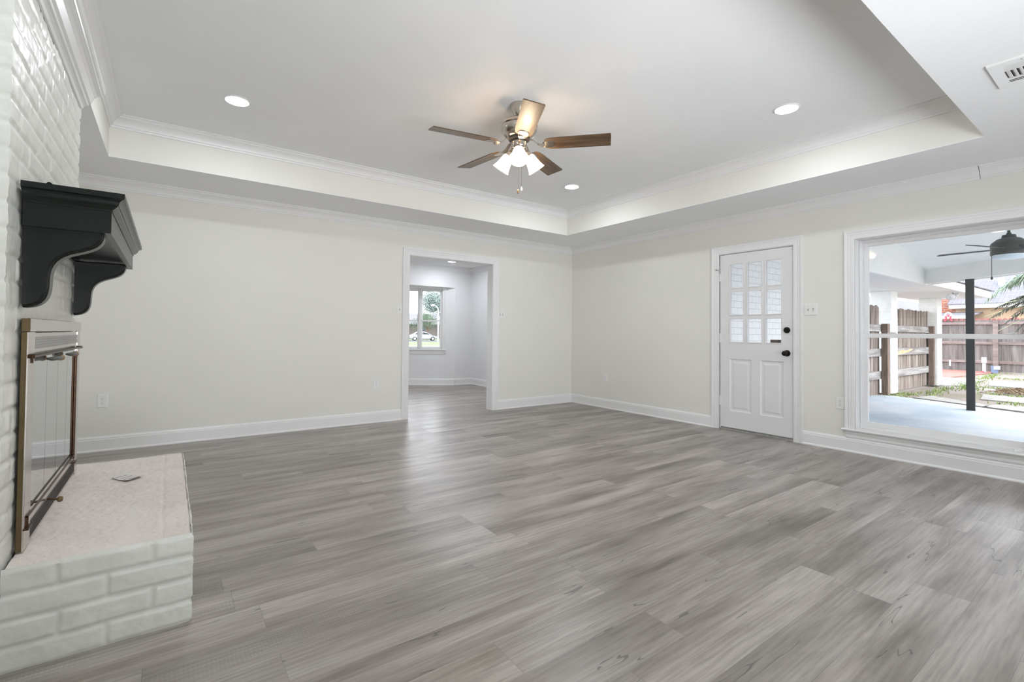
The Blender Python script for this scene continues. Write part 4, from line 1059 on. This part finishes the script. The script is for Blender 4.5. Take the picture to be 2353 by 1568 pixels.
MB().lathe([(.03, 0), (.03, -.02), (.012, -.03)], (13.75, 2.72, 2.065), n=14).build('mount', 'lamp_white', fl)
MB().tube([(13.75, 2.72, 2.04), (13.70, 2.72, 1.98), (13.60, 2.74, 1.955)], .012, 8).build('swivel_arm', 'fan_black', fl)
for c_, ax in (((13.62, 2.74, 1.96), (-.8, -.1, -.5)), ((13.86, 2.70, 1.985), (.3, -.6, -.4))):
    MB().lathe([(.02, -.06), (.035, -.05), (.07, -.01), (.078, .012), (.070, .02), (0, .022)], c_, ax, 20).build('lamp_head', 'lamp_white', fl, 50)

# patio fan
PX_, PY_ = 7.5, 1.02; pz = zc(PX_, PY_)
pf = thing('patio_fan', 'dark ceiling fan with pale bowl light hanging over the patio', 'ceiling fan', (PX_, PY_, pz))
MB().lathe([(.07, 0), (.07, -.03), (.05, -.07), (.02, -.08)], (PX_, PY_, pz), n=24).build('canopy', 'fan_black', pf, 40)
MB().tube([(PX_, PY_, pz-.05), (PX_, PY_, 2.24)], .013, 10).build('downrod', 'fan_black', pf)
MB().lathe([(.02, 2.245), (.022, 2.225), (.055, 2.222), (.060, 2.190), (.095, 2.180), (.140, 2.140), (.150, 2.125), (.150, 2.085), (.146, 2.080), (.146, 2.050), (.150, 2.045), (.150, 2.010), (.146, 2.000)], (PX_, PY_, 0), n=40).build('motor_housing', 'fan_black', pf, 35)
MB().lathe([(.144, 2.002), (.143, 1.985), (.125, 1.965), (.07, 1.955), (0, 1.953)], (PX_, PY_, 0), n=36).build('light_bowl', 'frosted_white', pf, 50)
for k in range(5):
    a = math.radians(160+72*k); mb = MB(); z = 2.072; pt_ = math.radians(-13)
    out = [(.13, -.035), (.20, -.05), (.58, -.066), (.60, -.05), (.60, .05), (.58, .066), (.20, .05), (.13, .035)]
    mb.rings([[(x, y*math.cos(pt_), z+y*math.sin(pt_)+d) for x, y in out] for d in (-.004, .004)])
    o = mb.build('fan_blade', 'fan_black', None); o.parent = pf; o.location = (0, 0, -pz); o.rotation_euler = (0, 0, a)
for dy, z1 in ((.155, 1.74), (-.14, 1.70)):
    cy = PY_+dy*.8; cx = PX_-dy*.55
    mb = MB().tube([(PX_-dy*.5, PY_+dy*.72, 2.02), (cx, cy, 2.02), (cx, cy, z1)], .003, 6); ch = mb.build('pull_chain', 'fan_black', pf)
    MB().lathe([(.003, .03), (.010, .012), (.011, 0), (0, -.012)], (cx, cy, z1), n=12).build('chain_fob', 'fan_black', ch, 50)

# neighbouring houses
nh = thing('neighbour_house', 'beige neighbouring house with brick gable and grey shingled roof behind the back fence', 'house', (31, 2, GZ))
MB().box(30.0, 30.2, -12, 5.85, GZ, 2.46).build('beige_wall', 'beige_siding', nh)
MB().box(30.3, 30.6, 5.6, 6.95, GZ, 3.6).build('brick_wall', 'red_brick', nh)
MB().box(29.55, 29.62, -12, 6.0, 2.44, 2.59).box(29.55, 30.2, -12, 6.0, 2.42, 2.445).build('fascia', 'fascia_white', nh)
MB().rings([[(29.50, y, 2.59), (29.50, y, 2.63), (37, y, 6.0), (37, y, 5.9)] for y in (-12, 6.05)]).build('roof', 'shingles_light', nh)
MB().rings([[(28.0, y, 2.03), (28.0, y, 2.06), (29.9, y, 2.25), (29.9, y, 2.2)] for y in (4.9, 6.95)]).build('lean_to_roof', 'shingles', nh)
MB().box(27.95, 28.0, 4.9, 6.95, 1.90, 2.04).build('lean_to_fascia', 'fascia_white', nh)
MB().tube([(31.6, 4.55, 3.3), (31.6, 4.55, 3.9)], .12, 12).build('roof_vent', 'lamp_white', nh)
n2 = thing('neighbour_garage', 'grey roofed garage seen between the two brick columns', 'house', (31, 9, GZ))
MB().box(27.5, 56, 9.2, 13, GZ, 2.45).build('wall', 'house_brown', n2)
MB().rings([[(x, 8.8, 2.38), (x, 8.8, 2.44), (x, 10.4, 3.48), (x, 10.5, 3.42)] for x in (27.3, 56.5)]).build('roof', 'shingles_light', n2)
MB().box(27.5, 56, 10.42, 13, 2.45, 3.78).build('upper_wall', 'fascia_white', n2)

# palm
def frond(base, dirv, length, droop, leaf, rr, n=56, twist=0):
    mb = MB(); D = Vector(dirv).normalized(); B = Vector(base); pts = []
    for i in range(n+1):
        t = i/n; pts.append(B+D*length*t+Vector((0, 0, -droop*t**2.2)))
    mb.tube(pts[::2] if n % 2 == 0 else pts, [max(.004, .018*(1-j/(n//2)*.85)) for j in range(len(pts[::2]))], 6)
    st_len = len(mb.f)
    for i in range(4, n+1):
        t = i/n; T = (pts[i]-pts[i-1]).normalized(); side = T.cross(Vector((0, 0, 1))).normalized(); upn = side.cross(T)
        for s_ in (-1, 1):
            L_ = leaf*(math.sin(PI*min(1, t*.85+.12))**.6)*rr.uniform(.85, 1.1)
            d = (side*s_*(.95+.2*rr.random())+T*(.45+.3*rr.random())+upn*rr.uniform(-.1, .3)).normalized(); p0 = pts[i]; p1 = p0+d*L_*.5+Vector((0, 0, -.04*L_)); p2 = p0+d*L_+Vector((0, 0, -.35*L_))
            w_ = T*.015
            mb.add([p0-w_, p0+w_, p1+w_*1.2, p1-w_*1.2, p2], [(0, 1, 2, 3), (3, 2, 4)])
    return mb
pr_ = random.Random(12)
palm = thing('palm_tree', 'palm tree with arching green fronds and dead drooping fronds beside the yard', 'palm tree', (17.2, .9, GZ))
MB().tube([(17.2, .9, GZ-.05), (17.15, .92, .8), (17.2, .9, 1.7), (17.2, .9, 2.25)], [.20, .17, .16, .20], 14).build('trunk', 'palm_trunk', palm, 40)
frond((17.1, .95, 2.60), (-.15, 1.0, .50), 2.0, 1.50, .62, pr_).build('frond', 'palm_green', palm)
frond((17.1, .95, 2.50), (.2, 1.0, .62), 1.7, 1.0, .60, pr_).build('frond', 'palm_green', palm)
for a in (150, 195, 240, 285, 330, 10, 40):
    frond((17.2, .9, 2.4), (math.cos(math.radians(a)), math.sin(math.radians(a)), .75), 1.9, 1.2, .55, pr_, 26).build('frond', 'palm_green', palm)
for a, e, L_ in ((112, -.02, 1.75), (100, .12, 1.7), (125, .02, 1.5), (96, -.12, 1.5), (106, -.25, 1.3), (92, .2, 1.6), (104, .02, 1.65), (98, -.3, 1.2), (118, .15, 1.6)):
    frond((17.15, .95, 2.15), (math.cos(math.radians(a)), math.sin(math.radians(a)), e+.12), L_, .75, .34, pr_, 44).build('dead_frond', 'palm_dry', palm)
for dx, dz, L_ in ((-.25, -.05, 1.7), (-.1, -.30, 1.5), (-.35, .1, 1.6)):
    MB().tube([Vector((17.0, 1.0, 2.05))+Vector((dx, 1, dz))*L_*t+Vector((0, 0, -.35*t*t)) for t in (0, .25, .5, .75, 1)], [.016, .014, .012, .009, .005], 6).build('bare_stem', 'palm_stem', palm)

# ------------------------------------------------------------------ front yard seen through the far window
FZ = -.30
struct(MB().box(-60, 100, 9.9, 62, FZ-.1, FZ), 'front_lawn', 'lawn')
struct(MB().box(-60, 110, 62, 76, FZ-.1, FZ-.02), 'front_street', 'asphalt')
struct(MB().box(-60, 110, 76, 140, FZ-.1, FZ+.02), 'front_lawn_far', 'lawn')
def car(loc, label, paint, rot, scale=1):
    t = thing('parked_car', label, 'car', loc)
    # side profile (x forward, z), half width per station
    st = [(-2.25, .45, .72, .60), (-2.15, .30, .95, .78), (-1.6, .24, 1.0, .84), (-.8, .22, 1.0, .87), (.3, .22, .98, .87), (1.0, .22, .92, .86), (1.7, .26, .80, .82), (2.15, .32, .66, .70), (2.28, .40, .56, .52)]
    rings = []
    for x, zl, zh, hw in st:
        rings.append([(x, -hw*.86, zl), (x, -hw, zl+.12), (x, -hw, zl+(zh-zl)*.6), (x, -hw*.90, zh-.02), (x, -hw*.6, zh), (x, hw*.6, zh), (x, hw*.90, zh-.02), (x, hw, zl+(zh-zl)*.6), (x, hw, zl+.12), (x, hw*.86, zl)])
    def W(mb):
        q = MB(); q.f = mb.f; q.m = mb.m; ca, sa = math.cos(rot), math.sin(rot)
        q.v = [(loc[0]+(x*ca-y*sa)*scale, loc[1]+(x*sa+y*ca)*scale, loc[2]+z*scale) for x, y, z in mb.v]; return q
    W(MB().rings(rings)).build('car_body', paint, t, 40)
    cab = [(-1.85, .95, .97, .70), (-1.15, .96, 1.36, .64), (-.6, .96, 1.45, .62), (.1, .96, 1.45, .62), (.6, .94, 1.34, .64), (1.25, .90, .93, .72)]
    rings = [[(x, -.78, zl), (x, -hw-(.04 if zh < 1.3 else 0), zl+(zh-zl)*.9), (x, -hw*.7, zh), (x, hw*.7, zh), (x, hw+(.04 if zh < 1.3 else 0), zl+(zh-zl)*.9), (x, .78, zl)] for x, zl, zh, hw in cab]
    W(MB().rings(rings)).build('cabin', paint, t, 40)
    W(MB().prism([(-1.35, 1.0), (-1.0, 1.30), (-.15, 1.33), (-.15, 1.0)], 'y', -.77, .77).prism([(-.08, 1.0), (-.08, 1.33), (.50, 1.27), (.95, .98)], 'y', -.77, .77)).build('side_windows', 'car_glass', t)
    W(MB().rings([[(.66, -.55, 1.335), (.66, .55, 1.335)][::1]+[(1.24, .66, .955), (1.24, -.66, .955)], [(.64, -.55, 1.31), (.64, .55, 1.31), (1.22, .66, .93), (1.22, -.66, .93)]])).build('windshield', 'car_glass', t)
    for x in (-1.4, 1.42):
        for y in (-.80, .80):
            wo = W(MB().lathe([(.20, -.09), (.31, -.10), (.325, -.06), (.325, .06), (.31, .10), (.20, .09)], (x, y, .325), (0, 1, 0), 22)).build('wheel', 'tyre', t, 40)
            W(MB().lathe([(0, -.095), (.19, -.094), (.20, -.085), (.20, .085), (.19, .094), (0, .095)], (x, y, .325), (0, 1, 0), 16)).build('hub_cap', 'wheel_silver', wo, 40)
    W(MB().box(2.20, 2.30, -.42, .42, .34, .44).box(2.22, 2.31, -.3, .3, .49, .54)).build('grille', 'tyre', t)
    W(MB().box(2.02, 2.24, -.70, -.50, .55, .66, .02).box(2.02, 2.24, .50, .70, .55, .66, .02)).build('headlight', 'wheel_silver', t)
car((33.1, 70.0, -.27), 'white sedan parked across the street, seen through the far window', 'car_white', math.radians(-20))
car((30.2, 73.6, -.27), 'dark car parked behind the white sedan, at the left of the far window', 'car_dark', math.radians(-8))
lp = thing('street_lamp', 'white street lamp with curved arm outside the far window', 'street lamp', (30.62, 60, FZ))
MB().tube([(30.62, 60, FZ), (30.62, 60, 4.0), (30.58, 60, 4.35), (30.40, 60, 4.65), (30.1, 60, 4.85), (29.8, 60, 4.88)], [.10, .085, .08, .075, .07, .06], 10).build('pole', 'lamp_white', lp, 50)
MB().lathe([(.0, -.1), (.12, -.08), (.16, .1), (.12, .35), (0, .42)], (29.85, 60, 4.84), (-1, 0, -.08), 12).build('lamp_head', 'lamp_white', lp, 50)
def tree(loc, h_, r_, label, leaf, seed, n=1500, squash=.8, trunk=.25):
    q = random.Random(seed); t = thing('tree', label, 'tree', loc, 'trees across the street')
    x, y, z = loc
    mb = MB().tube([(x, y, z), (x+.1*r_, y, z+h_*.35), (x, y, z+h_*.6)], [trunk, trunk*.75, trunk*.5], 8)
    for k in range(5):
        a = q.uniform(0, 6.28); mb.tube([(x, y, z+h_*.4), (x+math.cos(a)*r_*.35, y+math.sin(a)*r_*.35, z+h_*.62), (x+math.cos(a)*r_*.7, y+math.sin(a)*r_*.7, z+h_*.75)], [trunk*.45, trunk*.3, trunk*.12], 6)
    mb.build('trunk', 'tree_bark', t)
    lobes = [(q.gauss(0, .42)*r_, q.gauss(0, .42)*r_, q.gauss(0, .33)*r_*squash) for _ in range(14)]
    mb = MB()
    for i in range(n):
        lx, ly, lz = q.choice(lobes); d = Vector((q.gauss(0, 1), q.gauss(0, 1), q.gauss(0, 1))).normalized()*r_*.42*q.random()**.35
        c = Vector((x+lx, y+ly, z+h_*.70+lz))+d; s_ = r_*.026*q.uniform(.6, 1.4)
        u = Vector((q.gauss(0, 1), q.gauss(0, 1), q.gauss(0, 1))).normalized(); v = u.cross(Vector((q.gauss(0, 1), q.gauss(0, 1), q.gauss(0, 1)))).normalized()
        mb.add([c-u*s_, c-v*s_*.6, c+u*s_, c+v*s_*.6], [(0, 1, 2, 3)])
    mb.build('foliage', leaf, t)
tree((34.6, 66, FZ), 8.2, 3.6, 'tall pale blue-green tree behind the street lamp', 'leaf_blue_green', 1, 17000)
tree((38.5, 80, FZ), 5.2, 2.6, 'darker bushy tree to the right behind the white sedan', 'leaf_green', 2, 9000, .9)
tree((29.5, 78, FZ), 7.0, 2.6, 'green tree at the left edge of the far window', 'leaf_green', 4, 9000)
hs = thing('brick_house', 'low brown house with grey roof across the street behind the white sedan', 'house', (40, 92, FZ))
MB().box(30, 52, 90, 98, FZ, 2.7).build('wall', 'house_brown', hs)
MB().rings([[(x, 89.2, 2.6), (x, 89.2, 2.8), (x, 94, 5.0), (x, 98.8, 2.8), (x, 98.8, 2.6)] for x in (29.4, 52.6)]).build('roof', 'shingles_light', hs)
MB().box(41.5, 43.2, 89.9, 90.02, .7, 2.1).build('house_window', 'car_glass', hs)
